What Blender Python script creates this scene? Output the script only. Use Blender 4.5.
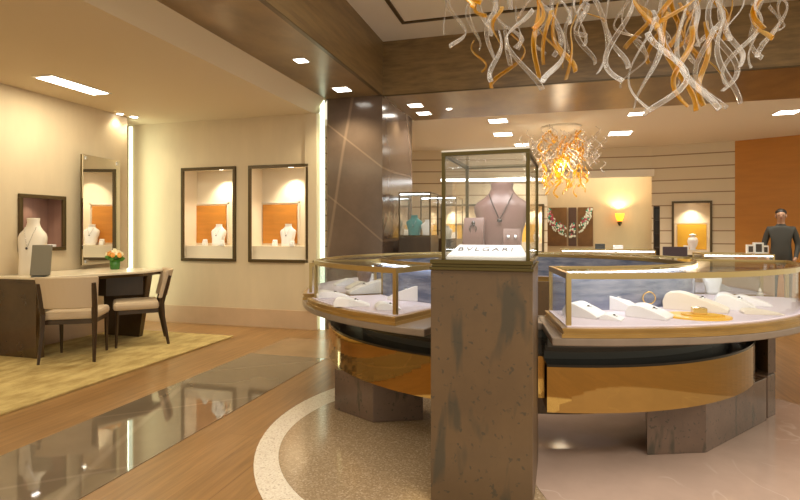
import bpy, bmesh, math, random
from math import sin, cos, pi, radians as R
from mathutils import Vector, Matrix
random.seed(7)
for o in list(bpy.data.objects): bpy.data.objects.remove(o)
SC = bpy.context.scene
COL = SC.collection

# ------------------------------------------------------------------ camera
FPX = 530.0; EYE = 1.25
YAW = math.atan(150/FPX); CA, SA = cos(YAW), sin(YAW)
cam_d = bpy.data.cameras.new('camera'); cam = bpy.data.objects.new('camera', cam_d); COL.objects.link(cam)
cam_d.sensor_width = 36; cam_d.lens = 36*FPX/800; cam_d.shift_y = -0.025
cam_d.clip_start = 0.05
cam.location = (0, 0, EYE); cam.rotation_euler = (pi/2, 0, YAW)
SC.camera = cam
# ------------------------------------------------------------------ world, exposure
SC.view_settings.view_transform = 'Standard'; SC.view_settings.look = 'None'
SC.view_settings.gamma = 1; SC.view_settings.use_curve_mapping = False
SC.view_settings.exposure = 0.28
w = bpy.data.worlds.new('world'); SC.world = w; w.use_nodes = True
bg = w.node_tree.nodes['Background']; bg.inputs[0].default_value = (1.0, 0.90, 0.68, 1); bg.inputs[1].default_value = 0.92
# ------------------------------------------------------------------ large area lights (added unseen fill under the ceilings, above and behind the camera)
def area(name, loc, sx, sy, power, color, rot=(0, 0, 0)):
    d = bpy.data.lights.new(name, 'AREA'); d.shape = 'RECTANGLE'; d.size = sx; d.size_y = sy
    d.energy = power; d.color = color
    o = bpy.data.objects.new(name, d); COL.objects.link(o); o.location = loc; o.rotation_euler = rot
    return o
WARM = (1.0, 0.90, 0.62); NEUT = (1.0, 0.94, 0.82)
area('fill_light_hall', (0.9, 1.9, 3.48), 3.6, 3.2, 150, NEUT)
area('fill_light_lounge', (-3.9, 0.9, 2.68), 1.8, 2.2, 30, WARM)
def spot(name, loc, power, color, angle=110, blend=0.6, target=None, radius=0.04):
    d = bpy.data.lights.new(name, 'SPOT'); d.energy = power; d.color = color
    d.spot_size = R(angle); d.spot_blend = blend; d.shadow_soft_size = radius
    o = bpy.data.objects.new(name, d); COL.objects.link(o); o.location = loc
    if target is not None:
        o.rotation_euler = (Vector(target)-Vector(loc)).to_track_quat('-Z', 'Y').to_euler()
    return o

# ------------------------------------------------------------------ helpers
def ray(u, Y):                         # point on the photograph's column u at world depth Y -> X
    xc = (u-400)/FPX
    return Y*(-SA+CA*xc)/(CA+SA*xc)
def P(u, v, z=None, d=None):
    xc = (u-400)/FPX; yc = (230-v)/FPX
    if d is None: d = (z-EYE)/yc
    return Vector((d*(-SA+CA*xc), d*(CA+SA*xc), EYE+d*yc))
def new_mat(name):
    m = bpy.data.materials.new(name); m.use_nodes = True
    return m, m.node_tree.nodes, m.node_tree.links, m.node_tree.nodes['Principled BSDF']
def mat(name, col, rough=0.5, metal=0.0, emit=None, es=0, var=0.0, vscale=8, vstretch=(1, 1, 1), col2=None, bump=0.0, bscale=60, coat=0.0, spec=0.5, sheen=0, veins=None):
    m, n, l, b = new_mat(name)
    b.inputs['Base Color'].default_value = (*col, 1); b.inputs['Roughness'].default_value = rough
    b.inputs['Metallic'].default_value = metal; b.inputs['Coat Weight'].default_value = coat
    b.inputs['Coat Roughness'].default_value = 0.06
    b.inputs['Specular IOR Level'].default_value = spec
    if sheen: b.inputs['Sheen Weight'].default_value = sheen
    if emit: b.inputs['Emission Color'].default_value = (*emit, 1); b.inputs['Emission Strength'].default_value = es
    tc = n.new('ShaderNodeTexCoord'); mp = n.new('ShaderNodeMapping'); l.new(tc.outputs['Object'], mp.inputs[0])
    mp.inputs['Scale'].default_value = vstretch
    last = None
    if var or col2:
        nz = n.new('ShaderNodeTexNoise'); nz.inputs['Scale'].default_value = vscale; nz.inputs['Detail'].default_value = 6; nz.inputs['Roughness'].default_value = .6
        l.new(mp.outputs[0], nz.inputs['Vector'])
        rp = n.new('ShaderNodeValToRGB'); l.new(nz.outputs[0], rp.inputs[0])
        c2 = col2 or tuple(c*(1-var) for c in col); c1 = col if col2 else tuple(min(1, c*(1+var)) for c in col)
        rp.color_ramp.elements[0].position = .35; rp.color_ramp.elements[1].position = .65
        rp.color_ramp.elements[0].color = (*c2, 1); rp.color_ramp.elements[1].color = (*c1, 1)
        last = rp.outputs[0]
    if veins:                          # (colour, scale, width, warp)
        vc, vs, vw, wp = veins
        nz2 = n.new('ShaderNodeTexNoise'); nz2.inputs['Scale'].default_value = vs; nz2.inputs['Detail'].default_value = 3
        nz2.inputs['Distortion'].default_value = wp
        l.new(mp.outputs[0], nz2.inputs['Vector'])
        s = n.new('ShaderNodeMath'); s.operation = 'SUBTRACT'; s.inputs[1].default_value = .5; l.new(nz2.outputs[0], s.inputs[0])
        a = n.new('ShaderNodeMath'); a.operation = 'ABSOLUTE'; l.new(s.outputs[0], a.inputs[0])
        r2 = n.new('ShaderNodeValToRGB'); l.new(a.outputs[0], r2.inputs[0])
        r2.color_ramp.elements[0].color = (1, 1, 1, 1); r2.color_ramp.elements[1].color = (0, 0, 0, 1); r2.color_ramp.elements[1].position = vw
        # break the veins up
        nz3 = n.new('ShaderNodeTexNoise'); nz3.inputs['Scale'].default_value = vs*.9; l.new(tc.outputs['Object'], nz3.inputs['Vector'])
        r3 = n.new('ShaderNodeValToRGB'); l.new(nz3.outputs[0], r3.inputs[0]); r3.color_ramp.elements[0].position = .48; r3.color_ramp.elements[1].position = .62
        mu = n.new('ShaderNodeMath'); mu.operation = 'MULTIPLY'; l.new(r2.outputs[0], mu.inputs[0]); l.new(r3.outputs[0], mu.inputs[1])
        mx = n.new('ShaderNodeMix'); mx.data_type = 'RGBA'; l.new(mu.outputs[0], mx.inputs[0])
        if last: l.new(last, mx.inputs[6])
        else: mx.inputs[6].default_value = (*col, 1)
        mx.inputs[7].default_value = (*vc, 1); last = mx.outputs[2]
    if last: l.new(last, b.inputs['Base Color'])
    if bump:
        nb = n.new('ShaderNodeTexNoise'); nb.inputs['Scale'].default_value = bscale; nb.inputs['Detail'].default_value = 4; l.new(mp.outputs[0], nb.inputs['Vector'])
        bp = n.new('ShaderNodeBump'); bp.inputs['Strength'].default_value = bump; bp.inputs['Distance'].default_value = .01
        l.new(nb.outputs[0], bp.inputs['Height']); l.new(bp.outputs[0], b.inputs['Normal'])
    return m
def lined_stone(name, c1, c2, vc, rough, rotz, scale, dist=1.2, spec=.5, thin=.988):
    m = mat(name, c1, rough, col2=c2, vscale=1.4, spec=spec); n, l = m.node_tree.nodes, m.node_tree.links; b = n['Principled BSDF']
    base = b.inputs['Base Color'].links[0].from_socket
    tc = [k for k in n if k.type == 'TEX_COORD'][0]; last = base
    for i, (rz, sc) in enumerate(((rotz, scale), (tuple(-a*.6+.3 for a in rotz), scale*.6))):
        mp = n.new('ShaderNodeMapping'); mp.inputs['Rotation'].default_value = rz; mp.inputs['Location'].default_value = (i*.7, .3, .1); l.new(tc.outputs['Object'], mp.inputs[0])
        w_ = n.new('ShaderNodeTexWave'); w_.inputs['Scale'].default_value = sc; w_.inputs['Distortion'].default_value = dist; w_.inputs['Detail'].default_value = 2; w_.inputs['Detail Scale'].default_value = .7
        l.new(mp.outputs[0], w_.inputs['Vector'])
        rp = n.new('ShaderNodeValToRGB'); l.new(w_.outputs['Fac'], rp.inputs[0]); rp.color_ramp.elements[0].position = thin-(1-thin)*.8; rp.color_ramp.elements[1].position = 1
        rp.color_ramp.elements[1].color = (.3, .3, .3, 1)
        mx = n.new('ShaderNodeMix'); mx.data_type = 'RGBA'; l.new(rp.outputs[0], mx.inputs[0]); l.new(last, mx.inputs[6]); mx.inputs[7].default_value = (*vc, 1); last = mx.outputs[2]
    l.new(last, b.inputs['Base Color'])
    return m
def flecked(name, c1, c2, fc, rough, scale):
    m = mat(name, c1, rough, col2=c2, vscale=3); n, l = m.node_tree.nodes, m.node_tree.links; b = n['Principled BSDF']
    last = b.inputs['Base Color'].links[0].from_socket; tc = [k for k in n if k.type == 'TEX_COORD'][0]
    for rot, st, lo in (((0, .7, .4), (1, 1, .28), .61), ((0, -.35, 1.3), (1.1, 1, .3), .63), ((.2, .2, 0), (5, 5, 5), .62)):
        mp = n.new('ShaderNodeMapping'); mp.inputs['Rotation'].default_value = rot; mp.inputs['Scale'].default_value = st; mp.inputs['Location'].default_value = (lo*9, 1.7, lo*3); l.new(tc.outputs['Object'], mp.inputs[0])
        nz = n.new('ShaderNodeTexNoise'); nz.inputs['Scale'].default_value = scale; nz.inputs['Detail'].default_value = 3; nz.inputs['Distortion'].default_value = .35; l.new(mp.outputs[0], nz.inputs['Vector'])
        rp = n.new('ShaderNodeValToRGB'); l.new(nz.outputs[0], rp.inputs[0]); rp.color_ramp.elements[0].position = lo; rp.color_ramp.elements[1].position = lo+.07; rp.color_ramp.elements[1].color = (.75, .75, .75, 1)
        mx = n.new('ShaderNodeMix'); mx.data_type = 'RGBA'; l.new(rp.outputs[0], mx.inputs[0]); l.new(last, mx.inputs[6]); mx.inputs[7].default_value = (*fc, 1); last = mx.outputs[2]
    l.new(last, b.inputs['Base Color'])
    return m
def pane_mat(name, tint=(1, 1, 1), ior=1.45, extra=0.0):
    m, n, l, b = new_mat(name); n.remove(b); out = n['Material Output']
    t = n.new('ShaderNodeBsdfTransparent'); t.inputs[0].default_value = (*tint, 1)
    g = n.new('ShaderNodeBsdfGlossy'); g.inputs['Roughness'].default_value = .02
    f = n.new('ShaderNodeLayerWeight'); f.inputs[0].default_value = .5
    q = n.new('ShaderNodeMath'); q.operation = 'POWER'; q.inputs[1].default_value = 5; l.new(f.outputs['Facing'], q.inputs[0])
    a = n.new('ShaderNodeMath'); a.operation = 'MULTIPLY_ADD'; a.use_clamp = True; a.inputs[1].default_value = .55; a.inputs[2].default_value = .03+extra; l.new(q.outputs[0], a.inputs[0])
    mx = n.new('ShaderNodeMixShader'); l.new(a.outputs[0], mx.inputs[0]); l.new(t.outputs[0], mx.inputs[1]); l.new(g.outputs[0], mx.inputs[2])
    l.new(mx.outputs[0], out.inputs[0])
    return m
def tag(o, label=None, cat=None, group=None, kind=None):
    if label: o['label'] = label
    if cat: o['category'] = cat
    if group: o['group'] = group
    if kind: o['kind'] = kind
    return o
def empty(name, loc=(0, 0, 0), rz=0, label=None, cat=None, group=None):
    o = bpy.data.objects.new(name, None); COL.objects.link(o); o.location = loc; o.rotation_euler.z = rz
    o.empty_display_size = .1
    return tag(o, label, cat, group)
def obj(name, bm, m, parent=None, smooth=False, bevel=0, loc=None, sub=0, solid=0):
    me = bpy.data.meshes.new(name)
    bmesh.ops.recalc_face_normals(bm, faces=bm.faces[:])
    bm.to_mesh(me); bm.free()
    for mm in (m if isinstance(m, (list, tuple)) else [m]): me.materials.append(mm)
    o = bpy.data.objects.new(name, me); COL.objects.link(o)
    if parent: o.parent = parent
    if loc is not None: o.location = loc
    if smooth:
        for p in me.polygons: p.use_smooth = True
    if solid:
        s = o.modifiers.new('s', 'SOLIDIFY'); s.thickness = solid; s.offset = 0
    if bevel:
        b = o.modifiers.new('b', 'BEVEL'); b.width = bevel; b.segments = 2; b.limit_method = 'ANGLE'; b.angle_limit = R(40)
    if sub:
        s = o.modifiers.new('sub', 'SUBSURF'); s.levels = sub; s.render_levels = sub
    return o
def bx(bm, x0, x1, y0, y1, z0, z1, M=None):
    vs = [bm.verts.new(c) for c in ((x0, y0, z0), (x1, y0, z0), (x1, y1, z0), (x0, y1, z0), (x0, y0, z1), (x1, y0, z1), (x1, y1, z1), (x0, y1, z1))]
    for f in ((0, 3, 2, 1), (4, 5, 6, 7), (0, 1, 5, 4), (1, 2, 6, 5), (2, 3, 7, 6), (3, 0, 4, 7)): bm.faces.new([vs[i] for i in f])
    if M is not None: bmesh.ops.transform(bm, matrix=M, verts=vs)
    return vs
def box(name, x0, x1, y0, y1, z0, z1, m, parent=None, bevel=0, **k):
    bm = bmesh.new(); bx(bm, x0, x1, y0, y1, z0, z1); return obj(name, bm, m, parent, bevel=bevel, **k)
def struct(name, bm, m, **k):
    return tag(obj(name, bm, m, **k), kind='structure')
def sbox(name, *a, **k):
    return tag(box(name, *a, **k), kind='structure')
def prism(bm, pts, z0, z1):
    lo = [bm.verts.new((x, y, z0)) for x, y in pts]; hi = [bm.verts.new((x, y, z1)) for x, y in pts]
    bm.faces.new(lo[::-1]); bm.faces.new(hi); n = len(pts)
    for i in range(n): bm.faces.new((lo[i], lo[(i+1) % n], hi[(i+1) % n], hi[i]))
    return lo+hi
def lathe(bm, prof, n=20, cx=0, cy=0, sx=1, sy=1):
    rings = []
    for r, z in prof:
        rings.append([bm.verts.new((cx+sx*r*cos(2*pi*i/n), cy+sy*r*sin(2*pi*i/n), z)) for i in range(n)])
    for a, b in zip(rings, rings[1:]):
        for i in range(n): bm.faces.new((a[i], a[(i+1) % n], b[(i+1) % n], b[i]))
    bm.faces.new(rings[0][::-1]); bm.faces.new(rings[-1])
def tube(bm, pts, r, n=8, flat=1.0, cap=True, twist=0, start=0):
    pts = [Vector(p) for p in pts]; rings = []; nrm = None
    for i, p in enumerate(pts):
        t = (pts[min(i+1, len(pts)-1)]-pts[max(i-1, 0)]).normalized()
        if nrm is None:
            nrm = t.cross(Vector((0, 0, 1)))
            if nrm.length < .1: nrm = t.cross(Vector((1, 0, 0)))
        nrm = (nrm-t*nrm.dot(t)).normalized(); bn = t.cross(nrm)
        rr = r[i] if isinstance(r, (list, tuple)) else r
        tw = start+twist*i/len(pts)
        n_, b_ = nrm*cos(tw)+bn*sin(tw), bn*cos(tw)-nrm*sin(tw)
        rings.append([bm.verts.new(p+n_*rr*cos(2*pi*k/n)+b_*rr*flat*sin(2*pi*k/n)) for k in range(n)])
    for a, b in zip(rings, rings[1:]):
        for k in range(n): bm.faces.new((a[k], a[(k+1) % n], b[(k+1) % n], b[k]))
    if cap: bm.faces.new(rings[0][::-1]); bm.faces.new(rings[-1])
def arc_solid(bm, r0, r1, z0, z1, a0, a1, n=None):      # annular sector; r0, r1 may be functions of angle (deg); angles in degrees
    n = n or max(2, int(abs(a1-a0)/2.5))
    f0 = r0 if callable(r0) else (lambda a: r0); f1 = r1 if callable(r1) else (lambda a: r1)
    closed = abs(abs(a1-a0)-360) < .01
    rows = []
    for i in range(n if closed else n+1):
        a = a0+(a1-a0)*i/n; c, s = cos(R(a)), sin(R(a))
        rows.append([bm.verts.new((f0(a)*c, f0(a)*s, z0)), bm.verts.new((f1(a)*c, f1(a)*s, z0)), bm.verts.new((f1(a)*c, f1(a)*s, z1)), bm.verts.new((f0(a)*c, f0(a)*s, z1))])
    m = len(rows)
    for i in range(m if closed else m-1):
        a, b = rows[i], rows[(i+1) % m]
        for k in range(4): bm.faces.new((a[k], a[(k+1) % 4], b[(k+1) % 4], b[k]))
    if not closed: bm.faces.new(rows[0]); bm.faces.new(rows[-1][::-1])
def ball(bm, c, r, seg=10, s=(1, 1, 1)):
    M = Matrix.Translation(c) @ Matrix.Diagonal((s[0], s[1], s[2], 1))
    bmesh.ops.create_uvsphere(bm, u_segments=seg, v_segments=max(5, seg//2+1), radius=r, matrix=M)
def copy_tree(o, parent=None):
    c = o.copy(); COL.objects.link(c)
    if parent: c.parent = parent
    for ch in list(o.children): copy_tree(ch, c)
    return c

# ------------------------------------------------------------------ materials
M = {}
M['wall'] = mat('cream_wall_fabric', (.62, .50, .34), .75, var=.05, vscale=3, vstretch=(1, 1, .3), bump=.05, bscale=200)
M['base'] = mat('beige_skirting', (.55, .38, .24), .45, var=.06, vscale=3)
M['ceil'] = mat('cream_ceiling', (.66, .54, .37), .8)
M['ceilb'] = mat('white_cream_ceiling', (.78, .73, .62), .8)
M['beam'] = mat('brown_veneer', (.27, .175, .075), .3, col2=(.165, .105, .047), vscale=2.2, vstretch=(1.5, .8, 9), bump=.02, bscale=30, spec=.5)
M['column'] = lined_stone('brown_column_marble', (.145, .098, .072), (.10, .067, .05), (.36, .25, .17), .16, (0, .9, 0), .45, thin=.999)
M['bronze'] = flecked('bronze_stone', (.16, .098, .048), (.125, .077, .04), (.055, .05, .036), .42, 7)
M['leg'] = flecked('brown_leg_marble', (.17, .11, .08), (.12, .08, .06), (.05, .048, .036), .25, 9)
M['brass'] = mat('brushed_brass', (.50, .37, .17), .3, 1.0)
M['brassw'] = mat('golden_wood_moulding', (.42, .26, .085), .28, .55, var=.12, vscale=5, vstretch=(1, 1, 8))
M['brassm'] = mat('mirror_bronze', (.42, .265, .085), .04, 1.0)
M['olive'] = mat('olive_bronze_frame', (.095, .068, .018), .3, .6)
M['dkframe'] = mat('dark_bronze_frame', (.085, .055, .02), .35, .3)
M['black'] = mat('black_lacquer', (.012, .011, .01), .18)
M['grey'] = mat('grey_lacquer', (.05, .05, .045), .25)
M['lilac'] = mat('lilac_suede', (.66, .58, .66), .8)
M['tabletop'] = mat('mauve_stone_top', (.25, .19, .145), .3, var=.1, vscale=6)
M['white'] = mat('white_leatherette', (.86, .84, .86), .45)
M['cream'] = mat('cream_leatherette', (.78, .70, .60), .5)
M['satin'] = mat('rose_taupe_satin', (.21, .125, .11), .28, sheen=.05)
M['silver'] = mat('silver', (.75, .76, .80), .15, 1)
M['dark'] = mat('dark_gem_metal', (.10, .09, .09), .25, .8)
M['gold'] = mat('gold', (.85, .58, .18), .2, 1)
M['blue'] = mat('blue_grey_glazed_panel', (.12, .15, .25), .12, col2=(.30, .32, .42), vscale=5, vstretch=(1, 1, 5))
M['walnut'] = mat('dark_walnut', (.045, .025, .012), .3, var=.2, vscale=8, vstretch=(1, 1, .2))
M['lacq'] = mat('dark_walnut_gloss', (.065, .036, .014), .08, var=.15, vscale=4, coat=.5)
M['uph'] = mat('beige_upholstery', (.55, .42, .29), .8, bump=.1, bscale=300)
M['deskt'] = mat('cream_desk_top', (.72, .62, .47), .25)
M['amber'] = mat('amber_silk_panel', (.55, .22, .03), .5, var=.08, vscale=3, vstretch=(1, 1, 6))
M['amber2'] = mat('golden_silk_panel', (.72, .42, .04), .5)
M['orange'] = mat('burnt_orange_wall', (.50, .21, .03), .5, var=.05, vscale=2, vstretch=(1, 1, 6))
M['nichein'] = mat('pale_niche_lining', (.80, .70, .55), .6)
M['pink'] = mat('rose_brown_lining', (.30, .17, .13), .4, var=.1, vscale=2, vstretch=(6, 6, .3))
M['mirror'] = mat('mirror', (.82, .80, .74), .02, 1)
M['pane'] = pane_mat('clear_pane')
M['pane_case'] = pane_mat('display_case_glass', (.985, .99, .985), 1.5, .02)
M['led'] = mat('led_light', (1, 1, 1), .5, emit=(.84, .93, 1), es=13)
M['streak'] = mat('reflection_streak', (1, 1, 1), .5, emit=(.92, .97, 1), es=4)  # glowing white that imitates a reflection in the showcase glass
M['lamp'] = mat('lit_downlight', (1, 1, 1), .5, emit=(1, .95, .85), es=9)
M['strip'] = mat('pale_green_light_strip', (1, 1, 1), .5, emit=(.80, 1, .72), es=1.35)
M['teal'] = mat('teal_velvet', (.01, .22, .22), .5)
M['purple'] = mat('dark_plum_plastic', (.085, .055, .075), .5)
M['lwood'] = mat('pale_oak_box', (.62, .42, .24), .45)
M['skin'] = mat('skin', (.42, .24, .15), .5)
M['suit'] = mat('grey_suit', (.04, .038, .03), .7)
M['hair'] = mat('dark_hair', (.02, .014, .01), .5)
M['green'] = mat('leaf_green', (.06, .20, .02), .5)
M['stem_glass'] = mat('green_vase_glass', (.05, .18, .03), .1)
M['petal_o'] = mat('orange_petal', (.85, .38, .08), .6)
M['petal_w'] = mat('cream_petal', (.90, .80, .55), .6)
M['white_trim'] = mat('white_metal_trim', (.75, .72, .66), .3, .3)
M['letters'] = mat('dark_grey_lettering', (.06, .06, .07), .5)
M['plate'] = mat('white_acrylic_plate', (.88, .86, .90), .35)
M['sconce'] = mat('amber_lamp_shade', (.9, .4, .05), .5, emit=(1, .33, .02), es=2.2)
def glassy(name, col, tr, ior=1.45, emit=0):
    m, n, l, b = new_mat(name); n.remove(b); out = n['Material Output']
    t = n.new('ShaderNodeBsdfTransparent'); t.inputs[0].default_value = (*col, 1)
    g = n.new('ShaderNodeBsdfGlossy'); g.inputs['Roughness'].default_value = .05; g.inputs[0].default_value = (1, 1, 1, 1)
    d = n.new('ShaderNodeBsdfTranslucent'); d.inputs[0].default_value = (*[min(1, c*1.1) for c in col], 1)
    lw = n.new('ShaderNodeLayerWeight'); lw.inputs[0].default_value = .35
    m1 = n.new('ShaderNodeMixShader'); m1.inputs[0].default_value = tr; l.new(t.outputs[0], m1.inputs[1]); l.new(d.outputs[0], m1.inputs[2])
    mx = n.new('ShaderNodeMixShader'); l.new(lw.outputs['Facing'], mx.inputs[0]); l.new(m1.outputs[0], mx.inputs[1])
    df = n.new('ShaderNodeBsdfDiffuse'); df.inputs[0].default_value = (*[min(1, .25+c*.75) for c in col], 1)
    m2 = n.new('ShaderNodeMixShader'); m2.inputs[0].default_value = .5; l.new(g.outputs[0], m2.inputs[1]); l.new(df.outputs[0], m2.inputs[2])
    l.new(m2.outputs[0], mx.inputs[2]); l.new(mx.outputs[0], out.inputs[0])
    return m
M['gclear'] = glassy('clear_blown_glass', (.97, .96, .95), .08)
M['gamber'] = glassy('amber_blown_glass', (1.0, .70, .10), .25)
M['jewel'] = mat('emerald_gem', (.02, .35, .25), .2)
M['jewelr'] = mat('ruby_gem', (.5, .08, .15), .2)
M['jewelw'] = mat('pale_gem', (.75, .80, .75), .3)
M['art'] = mat('brown_art_print', (.16, .075, .022), .5, var=.3, vscale=3)
M['art2'] = mat('plum_art_print', (.085, .045, .035), .5)

def wood_floor():
    m, n, l, b = new_mat('oak_floor')
    tc = n.new('ShaderNodeTexCoord'); mp = n.new('ShaderNodeMapping'); mp.inputs['Rotation'].default_value = (0, 0, pi/2)
    l.new(tc.outputs['Object'], mp.inputs[0])
    br = n.new('ShaderNodeTexBrick'); br.inputs['Scale'].default_value = 1; br.inputs['Brick Width'].default_value = 1.9; br.inputs['Row Height'].default_value = .19
    br.inputs['Mortar Size'].default_value = .0015; br.inputs['Color1'].default_value = (.34, .185, .07, 1); br.inputs['Color2'].default_value = (.285, .15, .052, 1)
    br.inputs['Mortar'].default_value = (.22, .10, .03, 1); l.new(mp.outputs[0], br.inputs['Vector'])
    m2 = n.new('ShaderNodeMapping'); m2.inputs['Scale'].default_value = (22, 1.3, 1); l.new(tc.outputs['Object'], m2.inputs[0])
    nz = n.new('ShaderNodeTexNoise'); nz.inputs['Scale'].default_value = 1.6; nz.inputs['Detail'].default_value = 7; nz.inputs['Distortion'].default_value = .8; l.new(m2.outputs[0], nz.inputs['Vector'])
    rp = n.new('ShaderNodeValToRGB'); l.new(nz.outputs[0], rp.inputs[0]); rp.color_ramp.elements[0].color = (.72, .70, .66, 1); rp.color_ramp.elements[1].color = (1.15, 1.12, 1.1, 1)
    rp.color_ramp.elements[0].position = .3; rp.color_ramp.elements[1].position = .7
    mx = n.new('ShaderNodeMix'); mx.data_type = 'RGBA'; mx.blend_type = 'MULTIPLY'; mx.inputs[0].default_value = 1
    l.new(br.outputs[0], mx.inputs[6]); l.new(rp.outputs[0], mx.inputs[7]); l.new(mx.outputs[2], b.inputs['Base Color'])
    b.inputs['Roughness'].default_value = .3
    return m
M['wood'] = wood_floor()
def speckle(name, c1, c2, c3, rough, scale=90):
    m, n, l, b = new_mat(name)
    tc = n.new('ShaderNodeTexCoord'); v = n.new('ShaderNodeTexVoronoi'); v.inputs['Scale'].default_value = scale; l.new(tc.outputs['Object'], v.inputs['Vector'])
    rp = n.new('ShaderNodeValToRGB'); l.new(v.outputs['Color'], rp.inputs[0]); rp.color_ramp.interpolation = 'CONSTANT'
    e = rp.color_ramp.elements; e[0].color = (*c1, 1); e[1].color = (*c2, 1); e[1].position = .45; k = e.new(.8); k.color = (*c3, 1)
    l.new(rp.outputs[0], b.inputs['Base Color']); b.inputs['Roughness'].default_value = rough
    return m
M['terr_w'] = speckle('white_terrazzo', (.84, .76, .64), (.76, .66, .54), (.58, .47, .36), .3, 130)
M['terr_b'] = speckle('brown_terrazzo', (.40, .29, .18), (.33, .235, .14), (.50, .38, .26), .15, 130)
M['stone'] = lined_stone('polished_brown_stone', (.20, .15, .10), (.155, .115, .075), (.34, .26, .19), .035, (0, 0, .9), .35, 1.6, 1.0, .998)
M['pinkst'] = mat('rose_marble', (.50, .36, .29), .12, col2=(.43, .31, .25), vscale=2.5, veins=((.60, .47, .39), 1.6, .012, .8))
M['crossing'] = mat('brown_honed_stone', (.36, .23, .12), .25, col2=(.29, .18, .09), vscale=2)
M['rug'] = mat('golden_wool_rug', (.56, .42, .17), .95, col2=(.36, .245, .08), vscale=9, vstretch=(1, .45, 1), bump=.6, bscale=70)
def grooved():
    m, n, l, b = new_mat('grooved_wall_panels')
    g = n.new('ShaderNodeNewGeometry'); sp = n.new('ShaderNodeSeparateXYZ'); l.new(g.outputs['Position'], sp.inputs[0])
    fr = n.new('ShaderNodeMath'); fr.operation = 'MODULO'; fr.inputs[1].default_value = .245; l.new(sp.outputs[2], fr.inputs[0])
    lt = n.new('ShaderNodeMath'); lt.operation = 'LESS_THAN'; lt.inputs[1].default_value = .022; l.new(fr.outputs[0], lt.inputs[0])
    nz = n.new('ShaderNodeTexNoise'); nz.inputs['Scale'].default_value = 1.5
    rp = n.new('ShaderNodeValToRGB'); l.new(nz.outputs[0], rp.inputs[0]); rp.color_ramp.elements[0].color = (.62, .53, .37, 1); rp.color_ramp.elements[1].color = (.70, .60, .44, 1)
    mx = n.new('ShaderNodeMix'); mx.data_type = 'RGBA'; l.new(lt.outputs[0], mx.inputs[0]); l.new(rp.outputs[0], mx.inputs[6]); mx.inputs[7].default_value = (.30, .20, .11, 1)
    l.new(mx.outputs[2], b.inputs['Base Color']); b.inputs['Roughness'].default_value = .6
    return m
M['groove'] = grooved()

# ------------------------------------------------------------------ floor
FX0, FX1, FY0, FY1 = -5.9, 7.0, -3.0, 13.4
sbox('floor', FX0, FX1, FY0, FY1, -.1, 0, M['wood'])
sbox('floor_stone_path', -2.92, -2.10, -3.0, 4.75, 0, .003, M['stone'])
sbox('floor_stone_crossing', -2.92, -1.85, 4.75, 5.55, 0, .003, M['crossing'])
def disc(name, cx, cy, r, z, m, z0=0):
    bm = bmesh.new(); prism(bm, [(cx+r*cos(2*pi*i/96), cy+r*sin(2*pi*i/96)) for i in range(96)], z0, z); return struct(name, bm, m)
disc('floor_terrazzo_ring', -.12, 3.32, 1.62, .003, M['terr_w'])
disc('floor_terrazzo_centre', -.42, 3.18, 1.16, .005, M['terr_b'], .003)
bm = bmesh.new()                     # rose marble field running under the right half of the round counter
cxm, cym = .95, 3.3
prism(bm, [(cxm+1.12*cos(2*pi*i/80), cym+1.5*sin(2*pi*i/80)) for i in range(80)], .005, .007)
struct('floor_rose_marble', bm, M['pinkst'])
rug = box('rug', -5.2, -3.55, .8, 5.42, 0, .018, M['rug'], bevel=.006)
tag(rug, 'golden mottled wool rug under the desk and chairs', 'rug')

# ------------------------------------------------------------------ walls, niches
def wall_with_holes(name, p0, p1, z0, z1, holes, th, m, flip=1):
    """vertical wall from p0 to p1 (front face on that line, body behind it); holes = (s0, s1, za, zb)"""
    p0 = Vector((*p0, 0)); p1 = Vector((*p1, 0)); L = (p1-p0).length
    ang = math.atan2(p1.y-p0.y, p1.x-p0.x); T = Matrix.Translation(p0) @ Matrix.Rotation(ang, 4, 'Z')
    bm = bmesh.new(); y0, y1 = (0, th) if flip > 0 else (-th, 0)
    s = 0
    for h in sorted(holes):
        if h[0] > s: bx(bm, s, h[0], y0, y1, z0, z1, T)
        if h[2] > z0: bx(bm, h[0], h[1], y0, y1, z0, h[2], T)
        if h[3] < z1: bx(bm, h[0], h[1], y0, y1, h[3], z1, T)
        s = h[1]
    if s < L: bx(bm, s, L, y0, y1, z0, z1, T)
    struct(name, bm, m)
    return p0, ang
NW = 6.10
nicheX = [(ray(182.5, NW), ray(236, NW)), (ray(249.5, NW), ray(309, NW))]
NX0 = -5.75; NZ0, NZ1 = .84, 2.08
WL = wall_with_holes('wall_niches', (NX0, NW), (-2.80, NW), 0, 2.71, [(a-NX0, b-NX0, NZ0, NZ1) for a, b in nicheX], .12, M['wall'])
sbox('baseboard_niches', NX0, -2.80, NW-.015, NW, 0, .23, M['base'])
sbox('trim_pilaster', -2.96, -2.80, NW-.03, NW-.0, .23, 2.71, M['wall'])
# left wall with display window
LX = -5.25
def leftY(u):                        # where the photograph's column u meets the left wall
    xc = (u-400)/FPX; return LX*(CA+SA*xc)/(-SA+CA*xc)
hy0, hy1 = leftY(18), leftY(64)
wall_with_holes('wall_left', (LX, 5.62), (LX, -3.0), 0, 2.71, [(5.62-hy1, 5.62-hy0, 1.03, 1.62)], .12, M['wall'], flip=-1)
sbox('wall_left_return', LX-.5, LX-.48, 5.62, 6.1, 0, 2.71, M['wall'])
sbox('baseboard_left', LX, LX+.015, -3, 5.62, 0, .23, M['base'])
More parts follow.
